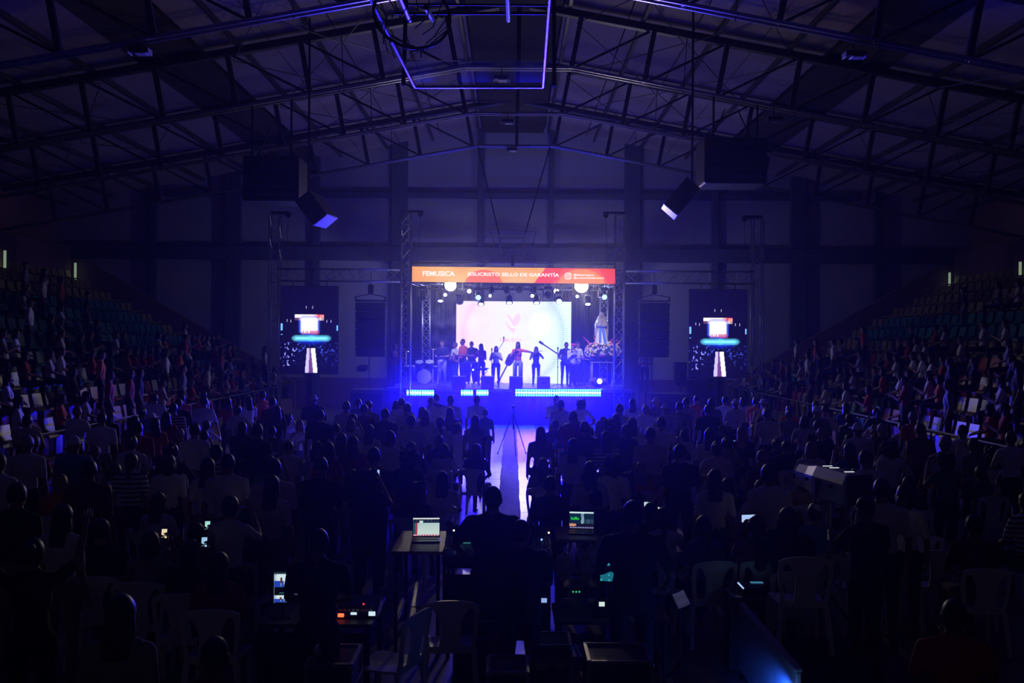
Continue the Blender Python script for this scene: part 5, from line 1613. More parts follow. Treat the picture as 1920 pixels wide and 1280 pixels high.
# labels: look first, then the row and the place in it
HD = {'short': 'short-haired', 'cropped': 'close-cropped', 'long': 'long-haired', 'very_long': 'very long-haired', 'ponytail': 'ponytailed', 'bun': 'bun-haired', 'bob': 'bob-haired', 'curly': 'curly-haired', 'cap': 'capped', None: 'bald'}
PD = {'down': 'standing', 'fold': 'standing', 'clap': 'standing', 'raise': 'standing', 'hip': 'standing', 'phone': 'standing', 'sit': 'seated'}
rows = {}
for i, c in enumerate(crowd):
    c['row'] = max(0, min(17, int(round((23.6 - c['d']) / .96)))); c['side'] = 'left' if c['x'] < -.1 else 'right'
    rows.setdefault((c['side'], c['row']), []).append(i)
for k, ids in rows.items():
    ids.sort(key=lambda i: abs(crowd[i]['x'] + .1))
    for n_, i in enumerate(ids): crowd[i]['seat'] = n_
def phone_thing(loc, rz, label, tilt=-12, m=None, size=(.075, .15), land=False):
    t = thing('phone', label, 'phone', loc, 0)
    t.rotation_euler = (R(tilt), R(90) if land else 0, rz)
    obj('case', MB().bbox((0, .004, 0), (size[0], .009, size[1]), .003), black, t)
    obj('screen', MB().bbox((0, -.0016, 0), (size[0] * .9, .002, size[1] * .92), .0005), m or mat('phone_screen', (1, 1, 1), emit=(.45, .62, 1.0), strength=.9), t)
    return t
N_CHAIR = 0
for i, c in enumerate(crowd):
    pr = PR[c['proto']]
    pose = PD[[w for w in c['proto'].split('_')[1:]][0]]
    where = '%s row from stage, %s %s of aisle' % (ORD[c['row']], ORD[c['seat']], c['side'])
    lab = c['note'] or '%s person in %s top %s, %s' % (HD[c['hair']], c['top'], pose, where)
    o = person(pr, (c['x'], c['d'], c['z']), c['rz'], lab, c['top'], c['leg'], 'dark', c['skin'], c['hair'], c['hcol'], 'audience on the hall floor', c['sc'])
    if pr['sit']:
        chair(c['x'], c['d'], c['rz'], 'white plastic chair under the seated person, %s' % where); N_CHAIR += 1
    if c['phone']:
        h_ = Matrix.Rotation(c['rz'], 4, 'Z') @ (V((0, .40, 1.60 - (.355 if pr['sit'] else 0))) * pr['k'])
        if c['phone'] is True:
            phone_thing(V((c['x'], c['d'], 0)) + h_, c['rz'], 'bright wide phone held up by the ' + ('ponytailed person at the rear right' if c['x'] > 0 else 'curly-haired person left of the aisle'), land=True, size=(.085, .17))
        else:
            phone_thing(V((c['x'], c['d'], 0)) + h_, .15, '%s glowing phone in the hands of the %s person, %s' % (c['phone'][1], HAIRWORD[c['hair']], c['phone'][2]), -20, mat('phone_glow_' + c['phone'][1].replace(' ', '_'), (1, 1, 1), emit=c['phone'][0], strength=.8), (.055, .095))
# empty chairs at the rear
EMP = [(px, 1057, 'nearer empty') for px in (1592, 1652, 1713, 1776, 1838)] + [(px, 1020, 'second empty') for px in (1612, 1672, 1742, 1806)] + \
      [(437, 1008, 'rear left empty'), (541, 1008, 'rear left empty'), (1365, 1044, 'rear empty'), (1262, 1022, 'rear empty'), (1430, 1046, 'rear empty')]
for n_, (px, py, k) in enumerate(EMP):
    q = P(px, py, 1.0); d = (H - .875) / (H - q.z); x = q.x * d
    l = {'nearer empty': '%s empty white chair from the riser in the nearer rear row', 'second empty': '%s empty white chair from the riser in the farther rear row',
         'rear left empty': '%s empty white chair at the left rear beside the booth', 'rear empty': '%s empty white chair right behind the booth on the right'}[k]
    same = [e for e in EMP if e[2] == k]
    if all((c['x'] - x) ** 2 + (c['d'] - d) ** 2 > .16 for c in crowd):
        chair(x, d, rnd.uniform(-.06, .06), l % ORD[[e[0] for e in same].index(px)])

# people on the stands: the ones that show largest singly, the rest past the limit as one joined crowd
stand_people = []
def stand_person(sx, i, y, proto, top, hair, hcol='black'):
    sit = PR[proto]['sit']
    stand_people.append((sx, i, y, proto, top, hair, hcol))
for (sx, i, y, pr, top, hair) in ((1, 2, 33.2, 'man_down', 'white', 'short'), (-1, 1, 24.0, 'man_down', 'orange', 'short'), (1, 0, 23.0, 'man_clap', 'red', 'cropped'), (-1, 0, 27.5, 'man_down', 'grey', 'short'), (-1, 2, 37.6, 'woman_sit', 'pink', 'long'),
                               (-1, 1, 36.0, 'man_sit', 'white', 'short'), (1, 3, 26.2, 'man_sit', 'cream', 'short'), (1, 2, 25.4, 'woman_sit', 'red', 'long')):
    stand_person(sx, i, y, pr, top, hair)
NS = max(24, 299 - ND_FLOOR - 24)
tries = 0
while len(stand_people) < NS and tries < 900:
    tries += 1
    sx = rnd.choice((-1, 1)); i = rnd.choice((0, 0, 1, 1, 2, 2, 3, 3, 4, 5, 6, 7)); y = 39.9 - .6 * rnd.randrange(0, 36)
    if abs(TX(i)) / y > .53: continue
    if y > 33 and i > 4 and rnd.random() < .85: continue
    if any(p[0] == sx and p[1] == i and abs(p[2] - y) < .58 for p in stand_people): continue
    fem = rnd.random() < .5
    pr = (rnd.choice(('woman_sit', 'woman_sit', 'woman_down')) if fem else rnd.choice(('man_sit', 'man_sit_clap', 'man_down')))
    stand_person(sx, i, y, pr, rnd.choice(('white', 'white', 'grey', 'red', 'black', 'cream', 'orange', 'navy')), rnd.choice(('long', 'bob', 'ponytail')) if fem else rnd.choice(('short', 'cropped')))
mass = []
tries = 0
while len(mass) < 130 and tries < 3000:
    tries += 1
    sx = rnd.choice((-1, 1)); i = rnd.choice((0, 0, 1, 1, 2, 2, 3, 3, 4, 4, 5, 6, 7)); y = 39.9 - .6 * rnd.randrange(0, 36)
    if abs(TX(i)) / y > .535 or (y > 32 and i > 3): continue
    if any(p[0] == sx and p[1] == i and abs(p[2] - y) < .58 for p in stand_people + mass): continue
    mass.append((sx, i, y, rnd.choice(('man_sit', 'woman_sit', 'woman_sit', 'man_sit_clap', 'man_down'))))
mc = [mat('crowd_skin', (.30, .16, .10), .6)] + [top_m[k] for k in ('white', 'black', 'red', 'grey', 'navy', 'cream')] + [leg_m['dark'], hair_m['black']]
mm_ = MB()
for sx, i, y, pr in mass:
    P_ = PR[pr]; me = P_['mesh']; tc_ = rnd.randrange(1, 7)
    x = sx * (TX(i) + (.27 if P_['sit'] else -.02)); rz = (pi / 2 if sx > 0 else -pi / 2) - sx * .45
    q = Matrix.Translation((x, y, TZ(i))) @ Matrix.Rotation(rz, 4, 'Z')
    o_ = len(mm_.v); mm_.v += [tuple(q @ v.co) for v in me.vertices]
    mm_.f += [tuple(j + o_ for j in p.vertices) for p in me.polygons]
    mm_.m += [{0: 0, 1: tc_, 2: 7, 3: 7, 4: 8}[p.material_index] for p in me.polygons]
    hm = HAIR[rnd.choice(('short', 'long', 'bob'))]; o_ = len(mm_.v)
    mm_.v += [tuple(q @ (v.co * P_['k'] + P_['head'])) for v in hm.vertices]
    mm_.f += [tuple(j + o_ for j in p.vertices) for p in hm.polygons]; mm_.m += [8] * len(hm.polygons)
me = bpy.data.meshes.new('crowd'); me.from_pydata(mm_.v, [], mm_.f); me.polygons.foreach_set('material_index', mm_.m)
me.polygons.foreach_set('use_smooth', [True] * len(mm_.f))
for m_i in mc: me.materials.append(m_i)
o = obj('seated_crowd', me, mc, kind='stuff'); tag(o, 'rest of the audience filling the dim side stands', 'crowd')
bys = {}
for k, p in enumerate(stand_people): bys.setdefault((p[0], p[1]), []).append(k)
for key, ids in bys.items():
    ids.sort(key=lambda k: -stand_people[k][2])
    for n_, k in enumerate(ids):
        sx, i, y, pr, top, hair, hcol = stand_people[k]
        sit = PR[pr]['sit']
        lab = '%s person in %s %s on %s stand, %s tier, %s from the stage end' % (HD[hair], top, 'seated' if sit else 'standing', 'left' if sx < 0 else 'right', ORD[i], ORD[n_])
        x = sx * (TX(i) + (.27 if sit else -.02))
        rz = (pi / 2 if sx > 0 else -pi / 2) - sx * .45
        person(PR[pr], (x, y, TZ(i)), rz, lab, top, rnd.choice(('jeans', 'dark')), 'dark', rnd.randrange(4), hair, hcol, 'audience on the side stands')
# ================================================================== the mixing booth
GB = 'booth crew with their backs to the camera'
def crew(px, py, h, z_top, label, top='black', hair='short', **kw):
    """standing with the top of the head at height z_top"""
    q = P(px, py, 1.0); d = (H - z_top) / (H - q.z)
    b = make_body('person_body', h, voxel=.013, **kw)
    return person(b, (q.x * d, d, z_top - h), kw.get('rz', 0) if False else 0, label, top, 'dark', 'dark', 1, hair, 'black', None), q.x * d, d
wide = {1: ((.36, .14, 1.14), (.30, .40, 1.02), (0, 0, -1), .4), -1: ((-.36, .14, 1.14), (-.30, .40, 1.02), (0, 0, -1), .4)}
o, bx, by = crew(924, 912, 1.72, 1.72, 'big broad dark operator standing at the mixing desk in the aisle', arms=wide, bulk=1.22)
o, mx, my = crew(977, 975, 1.59, 1.59, 'shorter dark operator standing in front of the big one at the booth', arms=lap, bulk=1.15, hair='short')
o, rx, ry = crew(1187, 939, 1.76, 1.76, 'dark operator standing right of the right laptop with a bare right hand', arms={1: ((.31, .02, 1.12), (.30, .22, .98), (0, -1, -.2), .4), -1: ((-.26, .12, 1.12), (-.15, .36, 1.08), (0, 0, -1), .4)}, bulk=1.08)
o, lx, ly = crew(597, 992, 1.62, 1.62, 'dark operator at the left beside the upright live monitor', arms=lap, bulk=1.0)

def case(name, label, c, size, m=black, group=None, rz=0):
    """road case with metal edging, corners, latch and handle; c is the centre of its base"""
    t = thing(name, label, 'road case', c, rz, group)
    w, d, h = size
    obj('shell', MB().bbox((0, 0, h / 2), (w - .012, d - .012, h - .012), .004), m, t)
    e = MB(); r = .012
    for sx in (-1, 1):
        for sy in (-1, 1):
            e.box((sx * (w / 2 - r / 2), sy * (d / 2 - r / 2), h / 2), (r * 2, r * 2, h))
        for z in (r / 2, h - r / 2, h * .72):
            e.box((sx * (w / 2 - r / 2), 0, z), (r * 2, d, r * 2))
    for sy in (-1, 1):
        for z in (r / 2, h - r / 2, h * .72):
            e.box((0, sy * (d / 2 - r / 2), z), (w, r * 2, r * 2))
    obj('edging', e, mat('case_edging', (.30, .30, .32), .4, .8), t)
    for sx in (-1, 1):
        for sy in (-1, 1):
            for z in (.02, h - .02):
                obj('ball_corner', MB().ell((sx * (w / 2 - .012), sy * (d / 2 - .012), z), .03, 8, 6), mat('case_edging', (.30, .30, .32), .4, .8), t, smooth=True)
    for sx in (-.25, .25):
        obj('latch', MB().bbox((sx * w, -d / 2 - .006, h * .72), (.08, .012, .09), .004), chrome, t)
    obj('handle', MB().tube((-.06, -d / 2 - .03, h * .4), (.06, -d / 2 - .03, h * .4), .012, n=6).tube((-.06, -d / 2, h * .4), (-.06, -d / 2 - .03, h * .4), .01, n=6).tube((.06, -d / 2, h * .4), (.06, -d / 2 - .03, h * .4), .01, n=6), black, t)
    return t
def table(label, x0, x1, y0, y1, z, m=wood, group=None, cloth=False, legs=True):
    t = thing('work_table', label, 'table', ((x0 + x1) / 2, (y0 + y1) / 2, 0), 0, group)
    w, d = x1 - x0, y1 - y0
    obj('table_top', MB().bbox((0, 0, z - .015), (w, d, .03), .006), m, t)
    for sx in (-1, 1):
        for sy in (-1, 1):
            obj('leg', MB().tube((sx * (w / 2 - .05), sy * (d / 2 - .05), 0), (sx * (w / 2 - .05), sy * (d / 2 - .05), z - .03), .018, n=6), dark_steel, t)
        obj('stretcher', MB().tube((sx * (w / 2 - .05), -d / 2 + .05, z * .3), (sx * (w / 2 - .05), d / 2 - .05, z * .3), .012, n=6), dark_steel, t)
    if cloth: obj('front_board', MB().box((0, -d / 2 + .02, z * .55), (w - .04, .012, z * .7)), black_cloth, t)
    return t
ZT = 1.02
# left table with its laptop
a, b = P(733, 1020, 9.3), P(812, 1020, 9.3)
table('narrow wooden table under the left laptop', a.x, b.x + .10, 9.25, 10.25, ZT)
def laptop(px, py, d, label, pic, rz=0.0, w=.31, h=.205, zt=ZT, strength=1.0):
    p = P(px, py, d)
    t = thing('laptop', label, 'laptop', (p.x, d, zt), rz)
    obj('base', MB().bbox((0, -.11, .009), (w, .22, .017), .004), mat('laptop_shell', (.10, .10, .11), .4, .6), t)
    obj('keyboard', MB().bbox((0, -.09, .019), (w * .86, .11, .004), .001), black, t)
    lid = obj('lid', MB().bbox((0, .004, h / 2), (w, .008, h), .003), mat('laptop_shell', (.10, .10, .11), .4, .6), t, (0, .01, .015), (R(-14), 0, 0))
    grid_picture('screen', w * .95, h * .90, 76, 48, pic, screen_mat('laptop_screen_pixels', strength), lid, (0, -.0015, h / 2 + .003))
    return t
def pic_l(u, v):
    if v > .93: return lin(235, 240, 235)
    if v > .84: return lin(30, 30, 42) if (int(u * 30) % 4 or u > .7) else lin(90, 90, 100)
    if v > .71: return lin(215, 235, 225) if .24 < u < .38 else lin(26, 42, 62)
    if v < .07: return lin(200, 190, 205) if int(u * 28) % 3 else lin(230, 60, 80)
    if u < .09: return lin(20, 80, 90)
    if u < .15: return lin(190, 50, 70)
    return mixc(lin(215, 235, 222), lin(175, 200, 205), v) if u > .17 else lin(40, 40, 55)
def pic_r(u, v):
    if v > .90: return lin(215, 240, 245)
    if v < .07: return lin(150, 150, 190) if int(u * 30) % 3 else lin(60, 60, 110)
    if v < .28: return lin(220, 150, 110) if u < .28 and math.hypot((u - .1) / .2, (v - .2) / .09) < 1 else lin(20, 22, 34)
    if .06 < u < .40 and .52 < v < .66 + .05 * sin(u * 30): return lin(40, 190, 60)
    if .48 < u < .60 and vnoise(u * 60, v * 30) > .35: return lin(150, 190, 190)
    if u > .58 and v < .55 and int(u * 60) % 3 == 0: return lin(80, 110, 130)
    return lin(14, 40, 58)
laptop(799, 1000, 9.85, 'open laptop with a white page on the left wooden table', pic_l, R(4), w=.285, h=.20, strength=.85)
# right table with laptop
a, b = P(1043, 1018, 9.9), P(1120, 1018, 9.9)
table('small table under the right laptop', a.x, b.x, 9.75, 10.45, ZT + .02)
laptop(1090, 1015, 10.2, 'open laptop with a dark audio display on the right table', pic_r, R(-5), w=.27, h=.19, zt=ZT + .02, strength=.85)
# desk with two mixing consoles
a, b = P(826, 1030, 9.3), P(1040, 1030, 9.3)
table('dark desk between the two laptops carrying the mixing consoles', a.x + .03, b.x - .02, 9.2, 10.0, .90, mat('desk_dark', (.05, .04, .035), .6), cloth=True)
def mixer(x0, x1, y, label, leds):
    t = thing('mixing_console', label, 'mixer', ((x0 + x1) / 2, y, .90)); w = x1 - x0
    rot = Matrix.Rotation(R(9), 3, 'X')
    obj('body', MB().prism([(-.30, 0), (.30, 0), (.30, .16), (-.30, .07)], -w / 2, w / 2, xf=Matrix(((0, 1, 0, 0), (1, 0, 0, 0), (0, 0, 1, 0), (0, 0, 0, 1)))), mat('console_grey', (.05, .05, .06), .45), t)
    kn = MB(); fd = MB(); n = int(w / .035)
    for i in range(n):
        x = -w / 2 + .03 + (w - .06) * i / max(1, n - 1)
        for j in range(4):
            y_ = .02 + j * .06; kn.tube((x, y_, .07 + (y_ + .3) * .15), (x, y_, .085 + (y_ + .3) * .15), .007, n=6)
        y_ = -.2 + .1 * hsh(i, 3); fd.box((x, y_, .078 + (y_ + .3) * .15), (.014, .028, .016))
    obj('knobs', kn, mat('knob_grey', (.3, .3, .32), .5), t, kind='stuff')
    obj('faders', fd, white_plastic, t, kind='stuff')
    obj('meter_bridge', MB().bbox((0, .30, .20), (w, .04, .10), .01, Matrix.Rotation(R(-15), 3, 'X')), dark_plastic, t)
    for x, y_, z, c in leds:
        obj('lamp_or_glint', MB().ell((x * w, y_, z), .010, 6, 5), mat('led_' + c, (1, 1, 1), emit={'red': (1, .08, .05), 'green': (.1, 1, .4), 'blue': (.2, .4, 1), 'white': (1, .85, .6)}[c], strength=2.2), t)
    obj('lamp_strip', MB().box((-.05 * w, .0, .132), (w * .35, .012, .006)), mat('teal_strip', (1, 1, 1), emit=(.05, .35, .32), strength=.6), t)
    return t
p0, p1, p2, p3 = P(833, 1010, 9.6).x, P(938, 1010, 9.6).x, P(945, 1010, 9.6).x, P(1034, 1010, 9.6).x
mixer(p0, p1, 9.6, 'left mixing console with small red lamps beside the big operator', [(-.36, .28, .20, 'white'), (-.28, .12, .15, 'red'), (-.2, -.05, .14, 'blue'), (.0, .2, .165, 'red'), (.06, .26, .22, 'red'), (.1, .1, .15, 'red'), (-.30, -.12, .115, 'blue')])
mixer(p2, p3, 9.6, 'right mixing console between the big operator and the right laptop', [(.46, .2, .2, 'white'), (.3, .1, .15, 'blue')])
# lit clutter under the right table: stand of racks
rk = P(1092, 1090, 9.3)
t = thing('rack_unit', 'open equipment rack below the right laptop with green lamps', 'rack', (rk.x - .02, 9.35, 0))
obj('frame', MB().box((-.22, 0, .42), (.03, .4, .84)).box((.22, 0, .42), (.03, .4, .84)).box((0, 0, .83), (.46, .4, .02)).box((0, 0, .03), (.46, .4, .04)), black, t)
for k, (z, c) in enumerate(((.66, (.08, .08, .09)), (.46, (.05, .05, .05)), (.22, (.06, .05, .05)))):
    u = obj('rack_device', MB().bbox((0, -.02, z), (.40, .36, .10), .008), mat('device_%d' % k, c, .4), t)
    for j in range(3 if k == 0 else 0):
        obj('lamp_or_glint', MB().ell((-.08 + .03 * j, -.205, z + .01), .005, 6, 5), mat('led_green', (1, 1, 1), emit=(.1, 1, .4), strength=2.2), u)
for px, py, w, h, l in ((1057, 1062, .10, .13, 'crumpled pale cloth bag hanging left of the rack'), (1098, 1062, .06, .14, 'pale packing paper tucked right of the rack'), (1111, 1040, .06, .10, 'pale bag hanging beside the right operator')):
    c = P(px, py, 9.15); m = MB(); m.ell((0, 0, 0), (w, .05, h), 9, 7)
    for i in range(len(m.v)):
        x, y, z = m.v[i]; k = .75 + .5 * hsh(i, px); m.v[i] = (x * k, y * k, z * (.85 + .3 * hsh(i, 7)))
    o = obj('paper_bag', m, mat('pale_bag', (.55, .44, .26), .8), loc=c); tag(o, l, 'bag')
# control screen at the right operator's elbow
p = P(1142, 1066, 8.5)
t = thing('touch_screen', 'teal lit control screen half hidden by the right operator', 'screen', p, R(-12))
obj('case', MB().bbox((0, .012, 0), (.17, .02, .24), .006), black, t)
def pic_t(u, v):
    return lin(30, 120, 140) if (int(v * 14) % 3 or int(u * 9) % 4) else lin(60, 190, 200)
grid_picture('screen', .155, .22, 30, 44, pic_t, screen_mat('touch_screen_pixels', .7), t, (0, -.001, 0))
obj('stand', MB().tube((0, .03, -.1), (0, .08, .62 - p.z), .015, n=6), black, t)
# work bench of the right operator and its two little white displays
a, b = P(1040, 1150, 8.3), P(1262, 1150, 8.3)
table('low dark bench in front of the right operator', a.x, b.x, 8.35, 8.95, .62, mat('desk_dark', (.05, .04, .035), .6))
for px, py, c, l in ((1128, 1131, (.75, .95, .9), 'small white lit display on the low dark bench'), (1020, 1124, (.35, .5, 1), 'small bluish lit display left on the low dark bench')):
    p = P(px, py, 8.5)
    t = thing('display_box', l, 'display', (p.x, 8.5, .62))
    obj('case', MB().bbox((0, .03, (p.z - .62) * .6), (.12, .1, (p.z - .62) * 1.2), .01), black, t)
    obj('screen', MB().bbox((0, -.022, p.z - .62), (.05, .004, .04), .001), mat('display_%d' % px, (1, 1, 1), emit=c, strength=.8), t)
# left side: upright live monitor, bench and video switcher
p = P(528, 1101, 7.9)
t = thing('live_monitor', 'upright monitor showing two live pictures beside the left operator', 'screen', p, R(4))
obj('case', MB().bbox((0, .012, 0), (.135, .02, .27), .006), black, t)
def pic_m(u, v):
    px, py = u * 27, (1 - v) * 57
    def view(cx, cy, sx, sy):
        dx, dy = (px - cx) / sx, (py - cy) / sy
        c = mixc(lin(225, 245, 250), lin(70, 110, 150), max(0, math.hypot(dx * .9, dy + .3) - .55) * 1.5)
        if dy > .15 and vnoise(px * .8, 2) > .4: c = lin(40, 70, 190)
        if abs(dx) < .14 and -.25 < dy < .5: c = lin(90, 60, 50)
        if dy < -.75: c = lin(30, 50, 60)
        return c
    if py < 28: return view(13, 14, 12, 14)
    if 42 < py < 56 and px < 23: return view(12, 48, 11, 7)
    if 38 < py < 39.4 and 9 < px < 18: return lin(60, 120, 110)
    if px < .8: return lin(120, 150, 150)
    return lin(8, 8, 16)
grid_picture('screen', .125, .255, 54, 114, pic_m, screen_mat('monitor_pixels', .85), t, (0, -.001, 0))
obj('stand', MB().tube((0, .03, -.1), (0, .06, .76 - p.z), .014, n=6).box((0, .06, .765 - p.z), (.14, .12, .012)), black, t)
a, b = P(500, 1150, 8.2), P(712, 1150, 8.2)
table('low bench with the video switcher in front of the left operator', a.x, b.x, 7.75, 8.6, .76, mat('desk_dark', (.05, .04, .035), .6), cloth=True)
p = P(672, 1128, 8.0)
t = thing('video_switcher', 'video switcher with a glowing red button and white displays', 'switcher', (p.x, 8.05, .76))
obj('body', MB().prism([(-.16, 0), (.16, 0), (.16, .12), (-.16, .04)], -.17, .17, xf=Matrix(((0, 1, 0, 0), (1, 0, 0, 0), (0, 0, 1, 0), (0, 0, 0, 1)))), dark_plastic, t)
kk = MB()
for i in range(8):
    for j in range(2): kk.box((-.14 + .036 * i, -.1 + .05 * j, .062 + j * .0125), (.024, .024, .02))
obj('keys', kk, mat('key_grey', (.12, .12, .13), .5), t, kind='stuff')
obj('red_button', MB().bbox((-.125, -.165, .035), (.05, .02, .028), .006), mat('red_lamp', (1, 1, 1), emit=(1, .10, .03), strength=2.5), t)
obj('red_button', MB().bbox((.045, -.06, .10), (.014, .014, .014), .003), mat('red_lamp_small', (1, 1, 1), emit=(1, .05, .05), strength=1.2), t)
for x, w in ((-.02, .05), (.13, .055)):
    obj('display', MB().bbox((x, -.165, .05), (w, .01, .035 if x > 0 else .02), .003), mat('white_display', (1, 1, 1), emit=(.7, .9, 1), strength=.9), t)
# road cases and chairs near the camera
c1 = P(675, 1200, 7.4)
case('road_case', 'tall road case with metal edging below the video switcher', (c1.x - .16, 7.2, 0), (.34, .46, .70))
case('road_case', 'black road case with metal edging at the bottom centre', (P(952, 1255, 6.5).x, 6.6, 0), (.28, .36, .86 - .02))
case('road_case', 'wide black road case with latches at the bottom, right of centre', (P(1163, 1240, 6.6).x, 6.8, 0), (.44, .4, .86))
case('road_case', 'pale edged road case under the desk behind the centre chair', (P(905, 1170, 8.9).x, 8.8, 0), (.5, .4, .55))
case('road_case', 'pale edged road case under the bench of the right operator', (P(1035, 1170, 7.6).x, 8.0, 0), (.34, .36, .58))
chair(P(850, 1100, 8.75).x, 8.35, R(4), 'white plastic chair with its back to the camera behind the mixing desk')
chair(-1.0, 7.85, R(68), 'white plastic chair turned sideways at the bottom left of the booth')
# sheet of paper lit blue, held over a stand
p = P(1277, 1123, 8.4)
t = thing('song_sheet', 'creased white sheet lit blue on a stand, right of the right operator', 'paper', p)
m = MB(); rot = Matrix.Rotation(R(-24), 3, 'Y') @ Matrix.Rotation(R(48), 3, 'X')
vs = []
for i in range(7):
    for j in range(5):
        x, y = -.055 + .11 * j / 4, -.075 + .15 * i / 6
        vs.append(rot @ V((x, y, .012 * sin(i * 1.7) + .006 * sin(j * 2))))
m.add(vs, [(i * 5 + j, i * 5 + j + 1, i * 5 + j + 6, i * 5 + j + 5) for i in range(6) for j in range(4)])
obj('sheet', m, paper, t, smooth=True)
obj('stand_pole', MB().tube((0, .02, -.02), (0, .02, -p.z), .012, n=6), black, t)
for k in range(3):
    a_ = 2 * pi * k / 3
    obj('stand_leg', MB().tube((0, .02, .25 - p.z), (.22 * cos(a_), .02 + .22 * sin(a_), .01 - p.z), .01, n=6), black, t)
light('sheet_lamp', 'SPOT', (p.x - .05, p.y - .22, p.z + .5), p, (.45, .45, 1), 0.9, spot_size=R(26), shadow_soft_size=.03)

# ------------------------------------------------------------------ follow spot on its riser at the right
m_riser = mat('riser_carpet', (.06, .045, .05), .95)
rz_ = .30
t = thing('riser', 'low dark carpeted platform under the follow spot', 'platform', (2.64, 7.95, 0))
for k in range(2):
    obj('deck_panel', MB().bbox((0, -.52 + 1.04 * k, rz_ / 2), (.80, 1.03, rz_), .01), m_riser, t)
# low pale barrier along the riser edge with the blue lamp at its near end
t = thing('low_barrier', 'low pale barrier at the lower right lit bright blue along its face', 'barrier', (2.14, 8.0, 0))
obj('board', MB().bbox((0, 0, .325), (.04, 1.8, .59), .008), mat('barrier_board', (.60, .60, .62), .55, scale=6, var=.1, bump=.3), t)
obj('top_rail', MB().bbox((0, 0, .635), (.06, 1.8, .03), .008), mat('barrier_board', (.60, .60, .62), .55), t)
obj('end_post', MB().bbox((-.04, .94, .34), (.16, .10, .68), .012), black, t)
for y in (-.7, 0, .7):
    obj('foot', MB().bbox((0, y, .012), (.10, .08, .024), .004), black, t)
lp = V((2.0, 6.92, .42))
f = thing('barrier_lamp', 'small black lamp on a post at the near end of the barrier', 'stage light', lp)
obj('housing', MB().bbox((0, 0, 0), (.16, .22, .16), .02), black, f)
obj('lens', MB().lathe([(.055, .0), (.04, .02)], c=(.03, .11, .05), axis=(.3, .8, .6), n=12), mat('barrier_lens', (1, 1, 1), emit=(.1, .3, 1), strength=3), f)
obj('post', MB().tube((0, 0, -.08), (0, 0, -.40), .02, n=6).box((0, 0, -.41), (.2, .2, .02)), black, f)
light('barrier_blue', 'SPOT', lp + V((-.06, .16, .02)), (2.14, 7.30, .22), (.02, .12, 1.0), 80, spot_size=R(104), spot_blend=.9, shadow_soft_size=.05)
case('road_case', 'dark road case with a blue gleam at the end of the barrier', (P(1418, 1100, 8.9).x - .0, 9.35, 0), (.30, .34, .62))
bx_ = P(1400, 1094, 9.1)
t = thing('light_controller', 'controller edged by a painted blue gleam on the dark road case', 'controller', (P(1418, 1100, 9.2).x, 9.32, .62))
obj('body', MB().bbox((0, 0, .04), (.26, .28, .08), .01), dark_plastic, t)
obj('gleam_strip', MB().box((-.125, -.02, .082), (.012, .22, .008)), mat('blue_white_gleam', (1, 1, 1), emit=(.35, .55, 1), strength=1.2), t)  # emissive strips paint the blue reflection on the case
obj('gleam_panel', MB().box((.06, .1, .083), (.12, .05, .006)), mat('teal_gleam', (1, 1, 1), emit=(.06, .25, .42), strength=.6), t)
chair(2.62, 8.74, R(-3), 'white plastic chair standing empty on the riser beside the barrier', z=rz_)
b = make_body('person_body', 1.80, sit=True, arms=lap, voxel=.014, sleeves='long')
q = P(1478, 953, 1.0); d = (H - 1.42) / (H - q.z)
person(b, (q.x * d, d, 0), 0, 'dark jacketed person seated left of the follow spot', 'black', 'dark', 'dark', 1, 'bob', 'black', None)
chair(q.x * d, d, 0, 'white plastic chair under the dark jacketed person by the follow spot')
b = make_body('person_body', 1.66, arms={1: ((.32, .1, 1.18), (.16, .34, 1.30), (-1, 0, 0), .7), -1: ((-.30, .12, 1.18), (-.12, .36, 1.28), (1, 0, 0), .7)}, voxel=.014)
p = P(1582, 940, 9.0)
person(b, (p.x + .12, 8.75, 0), .35, 'dark person bending behind the follow spot and steering it', 'black', 'dark', 'dark', 1, 'short', 'black', None)
A_, B_ = P(1508, 888, 10.35), P(1608, 918, 9.25)
t = thing('follow_spot', 'long pale follow spot on a pole aimed at the stage', 'follow spot', ((A_.x + B_.x) / 2, (A_.y + B_.y) / 2, 0))
o0 = V(t.location); ax = (A_ - B_).normalized(); L = (A_ - B_).length
side = ax.cross(V((0, 0, 1))).normalized(); upv = side.cross(ax)
fr = Matrix((side, ax, upv)).transposed()
def sec(w, h, y, c=.3):
    return [(x, y, z) for x, z in ((-w, -h), (w, -h), (w, h * c), (w * .62, h), (-w * .62, h), (-w, h * c))]
mid = (A_ + B_) / 2 - o0
ss = [sec(.125, .135, -L / 2), sec(.135, .145, -L / 2 + .05), sec(.135, .145, L * .1), sec(.105, .115, L * .3), sec(.10, .11, L / 2)]
m = MB(); vs = [mid + fr @ V(p) for s_ in ss for p in s_]
fs = [(k * 6 + i, k * 6 + (i + 1) % 6, (k + 1) * 6 + (i + 1) % 6, (k + 1) * 6 + i) for k in range(4) for i in range(6)] + [tuple(range(6)), tuple(reversed(range(24, 30)))]
m.add(vs, fs)
obj('body', m, mat('spot_shell', (.52, .52, .55), .4, .3, var=.04), t)
obj('rear_cover', MB().bbox(mid + fr @ V((0, -L / 2 - .025, 0)), (.27, .07, .29), .04, fr), dark_plastic, t)
for k, (y, l) in enumerate(((-.06, .10), (.08, .06), (-.36, .07))):
    obj('vent_slot', MB().box(mid + fr @ V((.02, y, .147)), (.10, .014, .004), fr), mat('vent_glint', (1, 1, 1), emit=(.9, .95, 1), strength=1.0), t)  # emission paints light reflected by the vents
for y in (-.3, -.05, .2):
    obj('side_knob', MB().tube(mid + fr @ V((-.135, y, .0)), mid + fr @ V((-.165, y, .0)), .018, n=8), black, t)
